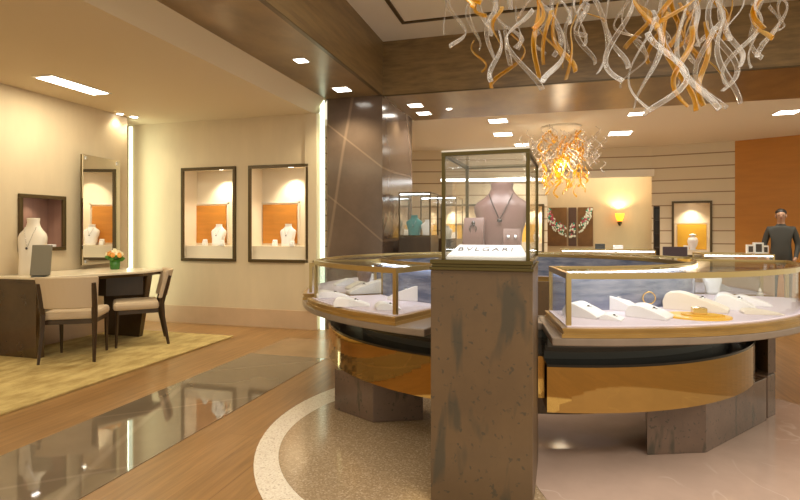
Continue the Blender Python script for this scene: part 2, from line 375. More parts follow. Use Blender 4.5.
# ceiling of the left room
sbox('ceiling_left', -5.9, -2.86, -3, 6.22, 2.71, 2.80, M['ceil'])
bm = bmesh.new()
vs = [bm.verts.new(c) for c in ((-2.86, -3, 2.71), (-2.86, 6.22, 2.71), (-2.72, 6.22, 2.90), (-2.72, -3, 2.90), (-2.86, -3, 2.95), (-2.86, 6.22, 2.95), (-2.72, 6.22, 2.95), (-2.72, -3, 2.95))]
for f in ((0, 1, 2, 3), (4, 7, 6, 5), (0, 3, 7, 4), (1, 5, 6, 2), (0, 4, 5, 1), (3, 2, 6, 7)): bm.faces.new([vs[i] for i in f])
struct('ceiling_cove', bm, M['ceil'])
# beams and column
sbox('beam_long', -2.72, -1.97, -3, 7.70, 2.90, 3.56, M['beam'])
sbox('beam_cross', -1.97, 7, 6.20, 7.75, 2.90, 3.56, M['beam'])
sbox('trim_beam_joint', -2.005, -1.965, -3, 6.2, 2.892, 2.90, M['dkframe'])
sbox('trim_beam_lip', -1.97, 7, 6.19, 6.215, 2.885, 2.90, M['dkframe'])
sbox('column', -2.70, -1.97, 6.17, 7.62, 0, 2.90, M['column'])
sbox('ceiling_coffer', -1.97, 7, -3, 6.20, 3.56, 3.62, M['ceilb'])
bm = bmesh.new(); bx(bm, -1.55, 6.8, 5.66, 5.70, 3.545, 3.56); bx(bm, -1.59, -1.55, -3, 5.70, 3.545, 3.56); struct('trim_coffer', bm, M['dkframe'])
sbox('ceiling_back', -3.6, 7, 7.75, 13.4, 2.90, 3.0, M['ceilb'])
st = box('light_strip', -2.785, -2.725, 6.14, 6.16, 0, 2.88, M['strip']); tag(st, 'tall glowing pale green light strip beside the brown marble column', 'light strip')
xs = ray(130.5, 6.08)
cs = box('light_strip', xs-.022, xs+.022, 6.07, 6.095, 0.0, 2.69, M['strip'])
area('corner_cove_light', (-5.40, 5.80, 1.36), 2.5, .05, 6, (.88, 1, .70)).rotation_euler = (0, -pi/2, R(35)); tag(cs, 'tall pale green light strip hidden at the corner by the wall mirror', 'light strip')
# side wall joining the column to the back
sbox('wall_back_left_return', -3.6, -3.4, 6.6, 11.0, 0, 2.9, M['groove'])

# curved back wall
W0, W1, W2, W3, W4 = (-3.4, 10.55), (-.05, 11.35), (1.93, 11.42), (3.30, 11.15), (5.6, 10.05)
def dist(a, b): return math.hypot(a[0]-b[0], a[1]-b[1])
def hit(u, a, b):                    # distance along a->b where column u meets it
    xc = (u-400)/FPX; dx, dy = (-SA+CA*xc), (CA+SA*xc)
    ex, ey = b[0]-a[0], b[1]-a[1]; L = math.hypot(ex, ey)
    t = (a[0]*dy-a[1]*dx)/(ey*dx-ex*dy)
    return t*L
n0 = hit(441, W0, W1); n1 = hit(543.5, W0, W1)
wall_with_holes('wall_back_left', W0, W1, 0, 2.9, [(n0, n1, .78, 1.78)], .15, M['groove'])
m0 = hit(672, W2, W3); m1 = hit(712, W2, W3); b0 = hit(652.5, W2, W3); b1 = hit(660, W2, W3)
wall_with_holes('wall_back_right', W2, W3, 0, 2.9, [(max(b0, .03), b1, .6, 1.72), (m0, m1, .74, 1.80)], .15, M['groove'])
wall_with_holes('wall_back_orange', W3, W4, 0, 2.9, [], .15, M['orange'])
wall_with_holes('wall_alcove_header', W1, W2, 2.33, 2.9, [], .15, M['groove'])
bm = bmesh.new(); bx(bm, -.08, 1.96, 11.30, 11.36, 2.30, 2.44); struct('trim_alcove', bm, M['ceilb'])
sbox('wall_alcove_back', -1.3, 3.0, 12.9, 13.05, 0, 2.9, M['wall'])
sbox('wall_alcove_left', -1.45, -1.3, 11.5, 13.05, 0, 2.9, M['wall'])
sbox('wall_alcove_right', 2.25, 2.35, 11.6, 12.9, 0, 2.9, M['wall'])

def niche(name_label, p0, ang, s0, s1, z0, z1, depth, lining, label, fr=.035, cat='display niche', frame=True, side=1, ztop_lit=True, group=None, glow=14, lightx=.6, shelf=.2, panel=None, panelmat=None):
    """recessed wall display: frame, lining, shelf, coloured panel, lamp. Local x along wall, y into the wall."""
    e = empty(name_label, (p0.x+cos(ang)*(s0+s1)/2, p0.y+sin(ang)*(s0+s1)/2, z0), ang, label, cat, group)
    W = (s1-s0)/2; H = z1-z0; sg = side
    def Bx(bm, x0, x1, y0, y1, za, zb):
        y0, y1 = sorted((y0*sg, y1*sg)); bx(bm, x0, x1, y0, y1, za, zb)
    bm = bmesh.new(); t = .02
    Bx(bm, -W, W, depth, depth+t, 0, H); Bx(bm, -W, -W+t*.5, 0.0, depth, 0, H); Bx(bm, W-t*.5, W, 0.0, depth, 0, H)
    Bx(bm, -W, W, 0, depth, 0, .01); Bx(bm, -W, W, 0, depth, H-.01, H)
    obj('lining', bm, lining, e)
    if frame:
        bm = bmesh.new(); Bx(bm, -W-.005, W+.005, -.03, .0, H-fr, H+.005); Bx(bm, -W-.005, W+.005, -.03, .0, -.005, fr)
        Bx(bm, -W-.005, -W+fr, -.03, .0, fr, H-fr); Bx(bm, W-fr, W+.005, -.03, .0, fr, H-fr)
        obj('frame', bm, M['dkframe'], e, bevel=.003)
    if shelf:
        bm = bmesh.new(); Bx(bm, -W+.012, W-.012, .05, depth-.001, .011, shelf); obj('plinth', bm, M['nichein'], e)
    if panel:
        x0, x1, za, zb = panel
        bm = bmesh.new(); Bx(bm, x0, x1, depth-.02, depth-.001, za, zb); obj('silk_panel', bm, panelmat, e)
        bm = bmesh.new(); q = .04
        for a in ((x0-q, x0-q*.5, za-q*0, zb+q), (x1+q*.5, x1+q, za, zb+q), (x0-q, x1+q, zb+q*.5, zb+q)):
            Bx(bm, a[0], a[1], depth-.015, depth-.001, a[2], a[3])
        obj('panel_border', bm, M['cream'], e)
    lx = -W+2*W*lightx
    bm = bmesh.new(); Bx(bm, lx-.035, lx+.035, depth*.4-.02, depth*.4+.02, H-.018, H-.0105); obj('lamp', bm, M['lamp'], e)
    c = Matrix.Rotation(ang, 4, 'Z')
    pl = e.location + (c @ Vector((lx, sg*depth*.4, H-.03)))
    tg = e.location + (c @ Vector((lx*.4, sg*depth*.75, 0)))
    spot('niche_spot', pl, glow, (1, .86, .62), 105, .8, tg, .02)
    return e
def bust(loc, h, m, label, rz=0, group=None, neckl=True, name='necklace_bust'):
    """display bust, faces local -Y; stands with its base at loc"""
    e = empty(name, loc, rz, label, 'display bust', group)
    bm = bmesh.new(); n = 20
    prof = [(.27, .20, 0), (.275, .20, .12), (.29, .19, .30), (.34, .17, .48), (.385, .15, .60), (.388, .14, .665), (.345, .125, .73), (.25, .11, .79), (.185, .10, .85), (.15, .10, .92), (.16, .11, .985), (.158, .108, 1.0)]
    rings = []
    for rx, ry, z in prof:
        ring = []
        for i in range(n):
            a = 2*pi*i/n; q = 3.0 if z < .6 else 2.3
            ca, sa_ = cos(a), sin(a)
            x = math.copysign(abs(ca)**(2/q), ca)*rx; y = math.copysign(abs(sa_)**(2/q), sa_)*ry
            y += .10*z if z < .9 else .09
            ring.append(bm.verts.new((x*h, y*h, z*h)))
        rings.append(ring)
    for a, b in zip(rings, rings[1:]):
        for i in range(n): bm.faces.new((a[i], a[(i+1) % n], b[(i+1) % n], b[i]))
    bm.faces.new(rings[0][::-1]); bm.faces.new(rings[-1])
    obj('bust_body', bm, m, e, smooth=True)
    if neckl:
        bm = bmesh.new(); pts = []
        for k in range(17):
            t = -1+2*k/16; x = t*.16; z = .84-.36*(1-abs(t))**.9
            pts.append((x*h, (-.178+.06*abs(t)+.0*(z)-(.0))*h+.10*z*h*.75+(.03*h if z > .75 else 0), z*h))
        tube(bm, pts, .0045*h+.0006, 6)
        nk = obj('necklace', bm, M['dark'] if m is M['satin'] else M['silver'], e)
        bm = bmesh.new(); ball(bm, (0, -.160*h, .47*h), .03*h, 8, (1.2, .5, .8)); obj('pendant', bm, M['dark'], nk)
    return e
def wedge_stand(name, loc, w, d, h, m, label, rz=0, jewel='ring', group=None):
    """tall scroll-shaped stand leaning back, with a jewel near its top"""
    e = empty(name, loc, rz, label, 'jewellery stand', group)
    bm = bmesh.new(); n = 10; th = w*.16
    outer = [(-d*.5+d*.50*(i/n)**1.6+(-.10*d*sin(pi*i/n)), h*i/n) for i in range(n+1)]
    pts = outer+[(d*.28, h*.92), (d*.42, h*.5), (d*.5, 0)]
    L_ = [bm.verts.new((-w/2, y, z)) for y, z in pts]; R_ = [bm.verts.new((w/2, y, z)) for y, z in pts]
    bm.faces.new(L_); bm.faces.new(R_[::-1])
    for i in range(len(pts)): bm.faces.new((L_[i], L_[(i+1) % len(pts)], R_[(i+1) % len(pts)], R_[i]))
    obj('stand_body', bm, m, e, bevel=w*.03)
    bm = bmesh.new()
    y7 = outer[8]
    if jewel == 'ring':
        ball(bm, (0, y7[0]-.004, y7[1]+.01), w*.10, 8)
        tube(bm, [(w*.16*cos(a*pi/6), y7[0]-.012, y7[1]-.2*w+w*.22*sin(a*pi/6)) for a in range(13)], w*.025, 6)
        obj('ring', bm, M['dark'], e)
    elif jewel == 'studs':
        for s in (-1, 1):
            b2 = bmesh.new(); ball(b2, (s*w*.2, outer[7][0]-.003, outer[7][1]), w*.11, 8); obj('earring', b2, M['silver'], e)
        bm.free()
    else: bm.free()
    return e
# two lit niches on the niche wall
p0n = Vector((NX0, NW, 0))
lab = ['lit wall niche with dark frame and amber panel, nearer the wall mirror', 'lit wall niche with dark frame and amber panel, nearer the brown column']
for i, (a, b) in enumerate(nicheX):
    W = (b-a)/2
    niche('wall_niche', p0n, 0, a-NX0, b-NX0, NZ0, NZ1, .30, M['nichein'], lab[i], panel=(ray((193, 262)[i], NW+.26)-(a+b)/2, ray((225, 296)[i], NW+.26)-(a+b)/2, .23, .75), panelmat=M['amber'], glow=32, lightx=.62, group='lit niches beside the column')
    cx = (a+b)/2
    nb = ('left', 'right')[i]; wh = ('in the lit niche nearer the mirror', 'in the lit niche nearer the column')[i]
    bust((ray((218, 287.5)[i], NW+.17), NW+.17, NZ0+.2), .29, M['white'], 'small white necklace bust standing '+wh)
    wedge_stand('earring_stand', (ray((205, 275)[i], NW+.13), NW+.13, NZ0+.2), .06, .05, .085, M['white'], 'small white earring stand left of the bust '+wh, jewel='studs')
    wedge_stand('earring_stand', (ray((222.5, 292.5)[i], NW+.055), NW+.055, NZ0+.2), .05, .05, .075, M['white'], 'small white earring stand right of the bust '+wh, jewel='studs')
# display window in the left wall
hz0, hz1 = 1.03, 1.62
niche('display_window', Vector((LX, 5.62, 0)), -pi/2, 5.62-hy1, 5.62-hy0, hz0, hz1, .22, M['pink'], 'dark framed display window with rose brown lining in the left wall', side=-1, shelf=.03, glow=3, lightx=.5)
tr = box('jewellery_tray', LX-.14, LX-.05, leftY(52), leftY(60), hz0+.03, hz0+.06, M['white'], bevel=.006); tag(tr, 'white jewellery tray lying inside the rose brown display window', 'tray')
# back niches
angA = math.atan2(W1[1]-W0[1], W1[0]-W0[0]); angB = math.atan2(W3[1]-W2[1], W3[0]-W2[0])
niche('wall_niche', Vector((*W0, 0)), angA, n0, n1, .78, 1.78, .30, M['nichein'], 'wide lit niche with golden panel seen through the tall glass showcase', panel=(-(n1-n0)/2+.04, (n1-n0)/2-.04, .22, .58), panelmat=M['amber2'], glow=35, lightx=.08, shelf=.2)
cN = Vector((*W0, 0)) + Vector((cos(angA), sin(angA), 0))*((n0+n1)/2)
def onA(s, dy=.14): 
    return (W0[0]+cos(angA)*s-sin(angA)*dy, W0[1]+sin(angA)*s+cos(angA)*dy, .98)
spot('niche_spot', (onA(n1-.13)[0], onA(n1-.13)[1], 1.74), 25, (1, .86, .62), 105, .8, (onA(n1-.13, .3)[0], onA(n1-.13, .3)[1], .9), .02)
bm = bmesh.new(); prism(bm, [(-.11, -.05), (.11, -.05), (.11, .05), (-.11, .05)], 0, .02)
vs = [bm.verts.new(c) for c in ((-.1, -.04, .02), (.1, -.04, .02), (.1, .04, .02), (-.1, .04, .02), (.0, .0, .22), (.1, .0, .24))]
for f in ((0, 1, 5, 4), (1, 2, 5), (2, 3, 4, 5), (3, 0, 4)): bm.faces.new([vs[i] for i in f])
o = obj('card_stand', bm, M['white'], loc=onA(hit(453, W0, W1))); o.rotation_euler.z = angA; tag(o, 'white folded card stand in the far wide niche, left of the satin displays', 'stand')
def urn(loc, h, m, label, rz=0):
    e = empty('vase', loc, rz, label, 'vase'); bm = bmesh.new()
    lathe(bm, [(.16*h, 0), (.2*h, .03*h), (.14*h, .08*h), (.26*h, .35*h), (.30*h, .55*h), (.24*h, .74*h), (.12*h, .82*h), (.11*h, .88*h)], 18); obj('body', bm, m, e, smooth=True)
    bm = bmesh.new(); lathe(bm, [(.2*h, .88*h), (.21*h, .92*h), (.14*h, .97*h), (.03*h, 1.0*h)], 18); obj('lid', bm, m, e, smooth=True)
    return e
urn(onA(hit(538, W0, W1)), .24, M['white'], 'small pale vase in the far wide niche, at its right end')
niche('wall_niche', Vector((*W2, 0)), angB, m0, m1, .74, 1.80, .30, M['nichein'], 'lit wall niche holding a white vase, beside the orange wall', panel=(-.24, .26, .13, .62), panelmat=M['amber2'], glow=22, lightx=.5, shelf=.12)
def onB(s, dy=.14, z=.86): return (W2[0]+cos(angB)*s-sin(angB)*dy, W2[1]+sin(angB)*s+cos(angB)*dy, z)
urn(onB(hit(693, W2, W3)), .32, M['white'], 'white lidded vase standing in the niche beside the orange wall')
o = box('card_stand', -.05, .05, -.03, .03, 0, .09, M['white'], bevel=.01); o.location = onB(hit(686.5, W2, W3)); o.rotation_euler.z = angB; tag(o, 'tiny white card stand left of the lidded vase', 'stand')
# dark shelf cabinet in the slot beside the alcove
e = empty('shelf_cabinet', onB((max(b0, .03)+b1)/2, 0, .6), angB, 'narrow dark shelf cabinet built in beside the far alcove', 'cabinet')
hw = (b1-max(b0, .03))/2-.004
bm = bmesh.new(); bx(bm, -hw, hw, .18, .2, .003, 1.117); bx(bm, -hw, -hw+.012, .0, .18, .003, 1.117); bx(bm, hw-.012, hw, .0, .18, .003, 1.117); obj('carcass', bm, M['walnut'], e)
for k in range(5):
    bm = bmesh.new(); bx(bm, -hw+.012, hw-.012, .0, .18, .02+.27*k, .04+.27*k); obj('shelf', bm, M['walnut'], e)

# ------------------------------------------------------------------ alcove: sconce, triptych, cove glow
ax = ray(619, 12.9); az = EYE+(230-217)*(-SA*ax+CA*12.9)/FPX
e = empty('wall_sconce', (ax, 12.9, az-.2), 0, 'glowing amber wall sconce on the alcove wall', 'wall lamp')
bm = bmesh.new(); lathe(bm, [(.055, .10), (.09, .20), (.10, .28)], 20, 0, -.14); obj('lamp_shade', bm, M['sconce'], e, smooth=True)
bm = bmesh.new(); lathe(bm, [(.02, 0), (.045, .05), (.05, .10)], 12, 0, -.14); bx(bm, -.02, .02, -.14, 0, .03, .06); obj('bracket', bm, M['dkframe'], e)
pl = bpy.data.lights.new('sconce_light', 'SPOT'); pl.energy = 22; pl.color = (1, .68, .35); pl.spot_size = R(150); pl.spot_blend = .5; pl.shadow_soft_size = .05
po = bpy.data.objects.new('sconce_light', pl); COL.objects.link(po); po.location = (ax, 12.76, az+.15); po.rotation_euler = (pi, 0, 0)
area('alcove_cove_light', (2.22, 12.2, 1.45), 2.6, .06, 9, (.85, 1, .72), (0, -pi/2, 0)).rotation_euler = (0, pi/2, 0)
area('alcove_ceiling_light', (.9, 12.3, 2.86), 2.2, .6, 22, (1, .85, .62))
pz = lambda v, Y, u: EYE+(230-v)*(-SA*ray(u, Y)+CA*Y)/FPX
AY = 12.86
cuts = [(543, 566.8, 'art'), (568.5, 576.3, 'art2'), (578, 593, 'art')]
zt, zb = pz(207.5, AY, 568), pz(246, AY, 568)
xm = ray(568.5, AY)
for i, (u0, u1, mm) in enumerate(cuts):
    x0, x1 = ray(u0, AY), ray(u1, AY)
    e = empty('art_panel', ((x0+x1)/2, AY, zb), 0, ['brown art panel showing an emerald necklace, widest of the triptych', 'narrow plum art panel in the middle of the necklace triptych', 'brown art panel at the sconce side of the necklace triptych'][i], 'wall art', 'necklace triptych in the alcove')
    bm = bmesh.new(); bx(bm, x0-(x0+x1)/2, x1-(x0+x1)/2, -.0, .04, 0, zt-zb); obj('panel', bm, M[mm], e)
    bms = {'jewel': bmesh.new(), 'jewelw': bmesh.new(), 'jewelr': bmesh.new()}
    rr = random.Random(3)
    for k in range(330):
        t = rr.uniform(-1, 1); q = rr.random(); th_ = t*pi/2
        X = xm+(.40+.13*q)*sin(th_); Z = zt-.03-(.36+.26*q*cos(th_)+.05*q)*cos(th_)
        kind = rr.choice(('jewel', 'jewelw', 'jewelw', 'jewelr')) if q < .85 else 'jewelw'
        s = rr.uniform(.013, .026)
        if x0+.02 < X < x1-.02 and zb+.02 < Z < zt-.02: ball(bms[kind], (X-(x0+x1)/2, -.004, Z-zb), s, 6, (1, .3, 1.2))
    if x0 < xm < x1: ball(bms['jewel'], (xm-(x0+x1)/2, -.004, .14), .06, 8, (1, .2, 1))
    for kk, b2 in bms.items():
        if len(b2.verts): obj('printed_gems', b2, M[kk], e)
        else: b2.free()

# ------------------------------------------------------------------ ceiling lamps
def downlight(loc, s, label, round_=False, power=0, group='square downlights', sx=1.0):
    e = empty('downlight', loc, 0, label, 'ceiling light', group)
    if round_:
        bm = bmesh.new(); lathe(bm, [(s*.5, -.008), (s*.5, 0.0)], 20); obj('trim_ring', bm, M['white_trim'], e)
        bm = bmesh.new(); lathe(bm, [(s*.38, -.010), (s*.38, -.0082)], 20); obj('diffuser', bm, M['lamp'], e)
    else:
        q = s*.5; bm = bmesh.new(); bx(bm, -q*sx, q*sx, -q, q, -.008, 0); obj('trim_ring', bm, M['white_trim'], e)
        q *= .86; bm = bmesh.new(); bx(bm, -q*sx, q*sx, -q, q, -.010, -.0082); obj('diffuser', bm, M['lamp'], e)
    if power: spot('ceiling_spot', (loc[0], loc[1], loc[2]-.03), power, WARM if loc[1] < 7 else NEUT, 125, .7)
    return e
for (u, v, z, s, rd, pw, lb) in [
    (342, 89, 2.9, .20, 0, 60, 'square downlight in the brown beam, nearest the marble column'),
    (301, 60, 2.9, .13, 0, 20, 'small square downlight in the brown beam, further from the marble column'),
    (415.5, 105, 2.9, .20, 0, 40, 'square downlight in the cross beam, front one of the pair by the column'),
    (424, 113, 2.9, .20, 0, 30, 'square downlight in the cross beam, rear one of the pair by the column'),
    (449, 108.5, 2.9, .10, 1, 12, 'small round downlight in the cross beam, right of the square pair'),
    (498, 120.6, 2.9, .30, 0, 120, 'white downlight just behind the cross beam, above the tall showcase'),
    (503, 134, 2.9, .34, 0, 120, 'white downlight in the far ceiling between tall showcase and far chandelier'),
    (522, 144.5, 2.9, .30, 0, 100, 'white downlight in the far ceiling, left edge of the amber chandelier'),
    (636, 113.5, 2.9, .22, 0, 100, 'white downlight just behind the cross beam, under the clear glass ribbons'),
    (620, 133, 2.9, .40, 0, 140, 'bright downlight in the far ceiling, right of the amber chandelier'),
    (787, 112, 2.9, .30, 0, 130, 'white downlight in the far ceiling above the orange wall'),
    (120, 113.5, 2.71, .10, 1, 6, 'round downlight in the lounge ceiling, first of the pair by the corner'),
    (134, 116.5, 2.71, .12, 1, 6, 'round downlight in the lounge ceiling, nearest the light strip corner')]:
    p = P(u, v, z); downlight((p.x, p.y, z), s, lb, bool(rd), pw, 'ceiling downlights')
e = empty('slot_light', (-4.62, 4.25, 2.71), 0, 'long rectangular slot light in the lounge ceiling', 'ceiling light')
bm = bmesh.new(); bx(bm, -.12, .12, -.36, .36, -.008, 0); obj('trim_ring', bm, M['white_trim'], e)
bm = bmesh.new(); bx(bm, -.10, .10, -.33, .33, -.010, -.0082); obj('diffuser', bm, M['lamp'], e)
area('slot_lamp', (-4.62, 4.25, 2.695), .2, .66, 16, WARM)
spot('ceiling_spot', (-3.9, 4.6, 2.68), 15, WARM, 140, .8)  # this spot and the next have no fitting, added to fill the lounge
spot('ceiling_spot', (-3.6, 2.8, 2.68), 16, WARM, 140, .8)
e = empty('reflection_bar', (0, 0, 0), 0, 'thin glowing white bar on the far grooved wall, imitating a showcase glass reflection', 'reflection stand-in')  # no lamp: glowing bar added in place of a reflection in the glass
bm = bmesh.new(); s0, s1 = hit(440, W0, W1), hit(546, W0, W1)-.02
Tm = Matrix.Translation((*W0, 0)) @ Matrix.Rotation(angA, 4, 'Z'); bx(bm, s0, s1, -.03, 0, 2.25, 2.32, Tm); obj('streak_backing', bm, M['white_trim'], e)
bm = bmesh.new(); bx(bm, s0+.02, s1-.02, -.036, -.03, 2.26, 2.31, Tm); obj('diffuser', bm, M['streak'], e)

# ------------------------------------------------------------------ round counter
CX, CY = -.21, 4.50
def notch(r, rn): return lambda a: rn if -104 <= a <= -83.5 else r
rc = empty('round_counter', (CX, CY, 0), 0, 'large round jewellery counter on marble legs with a mirrored bronze drum', 'counter')
def ringpart(name, r0, r1, rn, z0, z1, m, bevel=0):
    bm = bmesh.new()
    if rn:
        arc_solid(bm, r0, r1, z0, z1, -83, 256, 150); arc_solid(bm, r0, rn, z0, z1, -104, -83, 10)
    else: arc_solid(bm, r0, r1, z0, z1, 0, 360, 144)
    return obj(name, bm, m, rc, bevel=bevel)
ringpart('counter_top', 1.14, lambda a: 1.80+(.09*min(1, max(0, (a+66)/34))*min(1, max(0, (14-a)/12)) if a < 90 else 0), 1.38, .68, .72, M['tabletop'], .006)
ringpart('upper_moulding', 1.2, 1.62, 1.37, .635, .68, M['grey'])
ringpart('middle_moulding', 1.2, 1.52, 1.36, .59, .635, M['black'])
ringpart('lower_moulding', 1.2, 1.46, 1.35, .537, .59, M['grey'])
ringpart('drum_cap', 1.15, 1.595, 1.35, .525, .537, M['black'])
ringpart('drum', 1.16, 1.60, 1.36, .285, .525, M['brassm'])
ringpart('inner_wall', 1.10, 1.139, 0, .12, .72, M['bronze'])
def leg(pts, z1=.285):
    bm = bmesh.new(); prism(bm, [(x-CX, y-CY) for x, y in pts], .007, z1); obj('leg', bm, M['leg'], rc, bevel=.004)
leg([(-1.44, 3.42), (-1.10, 3.245), (-.80, 3.38), (-.95, 3.75), (-1.35, 3.8)])
def Pg(u, r=1.57):                  # point on column u at radius r from the counter's centre, near side
    xc = (u-400)/FPX; dx, dy = (-SA+CA*xc), (CA+SA*xc)
    a = dx*dx+dy*dy; b = -2*(dx*CX+dy*CY); c = CX*CX+CY*CY-r*r
    D = b*b-4*a*c; t = (-b-math.sqrt(max(D, 0)))/(2*a); return (dx*t, dy*t)
q0, q1, q2 = Pg(647, 1.50), Pg(706, 1.585), Pg(762, 1.57)
leg([q0, q1, (1.36, 3.98), (1.1, 4.3), (.62, 3.9)])
leg([(1.385, 4.03), (1.46, 4.12), (1.44, 4.5), (1.2, 4.5), (1.2, 4.1)], .285)
bm = bmesh.new(); prism(bm, [(1.41-CX, 4.10-CY), (1.475-CX, 4.16-CY), (1.475-CX, 4.6-CY), (1.395-CX, 4.6-CY)], .285, .68); obj('leg_pier', bm, M['leg'], rc)
leg([(-1.2, 5.4), (-.8, 5.75), (-.6, 5.6), (-1.0, 5.2)]); leg([(.8, 5.4), (.5, 5.75), (.3, 5.6), (.6, 5.2)])

def ring_case(a0, a1, label, ztop=1.035, r0=1.20, r1=1.80, posts=(), group='curved showcases on the round counter', led=True, back=True):
    e = empty('curved_showcase', (CX, CY, .72), 0, label, 'showcase', group)
    H = ztop-.72
    r1f = r1 if callable(r1) else (lambda a: r1)
    def O(k): return lambda a: r1f(a)-k
    bm = bmesh.new(); arc_solid(bm, r0, r1, 0, .018, a0, a1); arc_solid(bm, r0+.008, O(.010), .018, .036, a0+.3, a1-.3); arc_solid(bm, r0+.002, O(.004), .036, .046, a0+.1, a1-.1); obj('base_moulding', bm, M['brassw'], e)
    bm = bmesh.new(); arc_solid(bm, r0+.02, O(.035), .0462, .052, a0+1, a1-1); obj('suede_floor', bm, M['lilac'], e)
    g0, g1 = a0+1.0, a1-1.0; ri = r0+.03
    bm = bmesh.new()
    for (x, y) in ((O(.072), O(.05)), (ri, ri+.022)): arc_solid(bm, x, y, H-.030, H, g0, g1)
    for a in (g0, g1):
        da = R(.7); s = 1 if a == g0 else -1
        arc_solid(bm, ri+.022, O(.072), H-.030, H, a, a+s*.8, 1)
    obj('top_frame', bm, M['brass'], e)
    bm = bmesh.new(); arc_solid(bm, ri+.022, O(.072), H-.014, H-.008, g0+.8, g1-.8); obj('glass_top', bm, M['pane_case'], e)
    for a in (g0, g1)+tuple(posts):
        s = -1 if a == g1 else 1
        bm = bmesh.new(); arc_solid(bm, O(.072), O(.05), .052, H-.030, a, a+s*.8, 1); obj('post', bm, M['brass'], e)
        if a in (g0, g1):
            bm = bmesh.new(); arc_solid(bm, ri, ri+.018, .052, H-.030, a, a+s*.9, 1); obj('post', bm, M['brass'], e)
            bm = bmesh.new(); arc_solid(bm, ri+.02, O(.072), .052, H-.030, a+s*.2, a+s*.38, 1); obj('end_pane', bm, M['pane_case'], e)
    bm = bmesh.new(); arc_solid(bm, O(.064), O(.058), .052, H-.030, g0+.8, g1-.8); obj('front_pane', bm, M['pane_case'], e)
    if back:
        bm = bmesh.new(); arc_solid(bm, ri+.004, ri+.012, .052, H-.030, g0+.8, g1-.8); obj('back_panel', bm, M['blue'], e)
    if led:
        bm = bmesh.new(); arc_solid(bm, ri+.014, ri+.026, H-.038, H-.0302, g0+1, g1-1); obj('led_strip', bm, M['led'], e)
    return e
ring_case(-144, -109.9, 'curved glass showcase of white display ramps, left of the tall pedestal')
WIDE = lambda a: 1.80+.09*min(1, max(0, (a+66)/34))
ring_case(-81.5, -3, 'curved glass showcase with gold bracelet and yellow disc, right of the tall pedestal', r1=WIDE)
ring_case(108, 208, 'curved glass showcase on the far left side of the round counter', 1.0)
ring_case(1, 98, 'curved glass showcase on the far right side of the round counter', 1.0)
SZ = .72+.052
def ramp(pos, L, Wd, H, rz, m, label, jewel=True, group='display ramps', step=False):
    if jewel or step: L, Wd, H = L*1.12, Wd*1.3, H*1.25
    e = empty('display_ramp', (pos[0], pos[1], SZ), rz, label, 'jewellery display', group)
    pts = [(-L/2, 0), (-L/2-.004, H*.45), (-L/2+.01*1, H*.80)]
    n = 12
    for i in range(n+1):
        t = i/n; x = -L/2+.02+(L-.02)*t
        z = H*(.92+.08*sin(pi*min(1, t*2.2)))*(1-(max(0, t-.12)/.88)**1.7*.8)
        pts.append((x, z))
    pts += [(L/2, 0)]
    bm = bmesh.new()
    A = [bm.verts.new((x, -Wd/2, z)) for x, z in pts]; B = [bm.verts.new((x, Wd/2, z)) for x, z in pts]
    bm.faces.new(A); bm.faces.new(B[::-1]); k = len(pts)
    for i in range(k): bm.faces.new((A[i], A[(i+1) % k], B[(i+1) % k], B[i]))
    obj('ramp_body', bm, m, e, bevel=.004)
    if jewel:
        bm = bmesh.new(); tube(bm, [(L*.1+.016*cos(a*pi/6), .016*sin(a*pi/6), H*.76-.004) for a in range(13)], .0022, 6); rg = obj('ring', bm, M['silver'], e)
        bm = bmesh.new(); ball(bm, (L*.1, 0, H*.77), .008, 8, (1, 1, .8)); obj('gem', bm, M['dark'], rg)
    return e
def sP(u, v): p = P(u, v, SZ); return (p.x, p.y)
# left showcase contents
ramp(sP(332, 297), .20, .10, .040, R(35), M['white'], 'short white display ramp nearest the rounded left end of the left showcase')
ramp(sP(352, 306), .20, .075, .045, R(20), M['white'], 'low white ramp at the front of the left showcase, before the arched ramps')
ramp(sP(368, 293), .28, .085, .075, R(215), M['white'], 'long arched white ramp in the middle of the left showcase')
ramp(sP(410, 300), .26, .09, .085, R(175), M['white'], 'tall arched white ramp beside the left showcase corner post')
ramp(sP(388, 309), .13, .09, .035, R(25), M['white'], 'small white pad near the front corner post of the left showcase')
ramp(sP(418, 284), .20, .10, .05, R(15), M['white'], 'white ramp at the back of the left showcase, next to the pedestal', False)
ramp(sP(385, 286), .20, .08, .06, R(0), M['cream'], 'cream ramp at the back of the left showcase behind the arched ramps', False)
bust((sP(364, 286)[0], sP(364, 286)[1], SZ), .17, M['satin'], 'small taupe necklace bust at the back of the left showcase')
# right showcase contents
ramp(sP(585, 316), .17, .12, .060, R(-25), M['white'], 'stepped white ramp at the left front corner of the right showcase')
ramp(sP(612, 319), .10, .09, .022, R(-15), M['white'], 'flat white pad at the front of the right showcase, beside the corner ramp')
ramp(sP(614, 309), .24, .09, .085, R(-25), M['white'], 'arched white ramp in the right showcase, left of the gold bracelet')
rmp = ramp(sP(650, 317), .19, .12, .055, R(-25), M['white'], 'white ramp carrying a silver ring below the gold bracelet')
ramp(sP(696, 310), .30, .10, .085, R(-20), M['cream'], 'long arched cream ramp behind the yellow disc in the right showcase')
ramp(sP(735, 309), .19, .13, .075, R(-15), M['white'], 'white cushion ramp right of the yellow disc in the right showcase')
ramp(sP(752, 305), .20, .12, .06, R(-10), M['white'], 'rear white ramp at the right end of the right showcase', False)
ramp(sP(762, 314), .20, .08, .03, R(0), M['cream'], 'low cream ramp at the right end of the right showcase', False)
p = sP(697, 317)
e = empty('yellow_display_disc', (p[0], p[1], SZ), 0, 'yellow round display disc carrying a small golden box', 'display disc')
bm = bmesh.new(); lathe(bm, [(.17, 0), (.17, .008), (.165, .010)], 40, 0, 0, 1, .8); obj('disc', bm, mat('yellow_lacquer', (.85, .50, .06), .3), e, smooth=False)
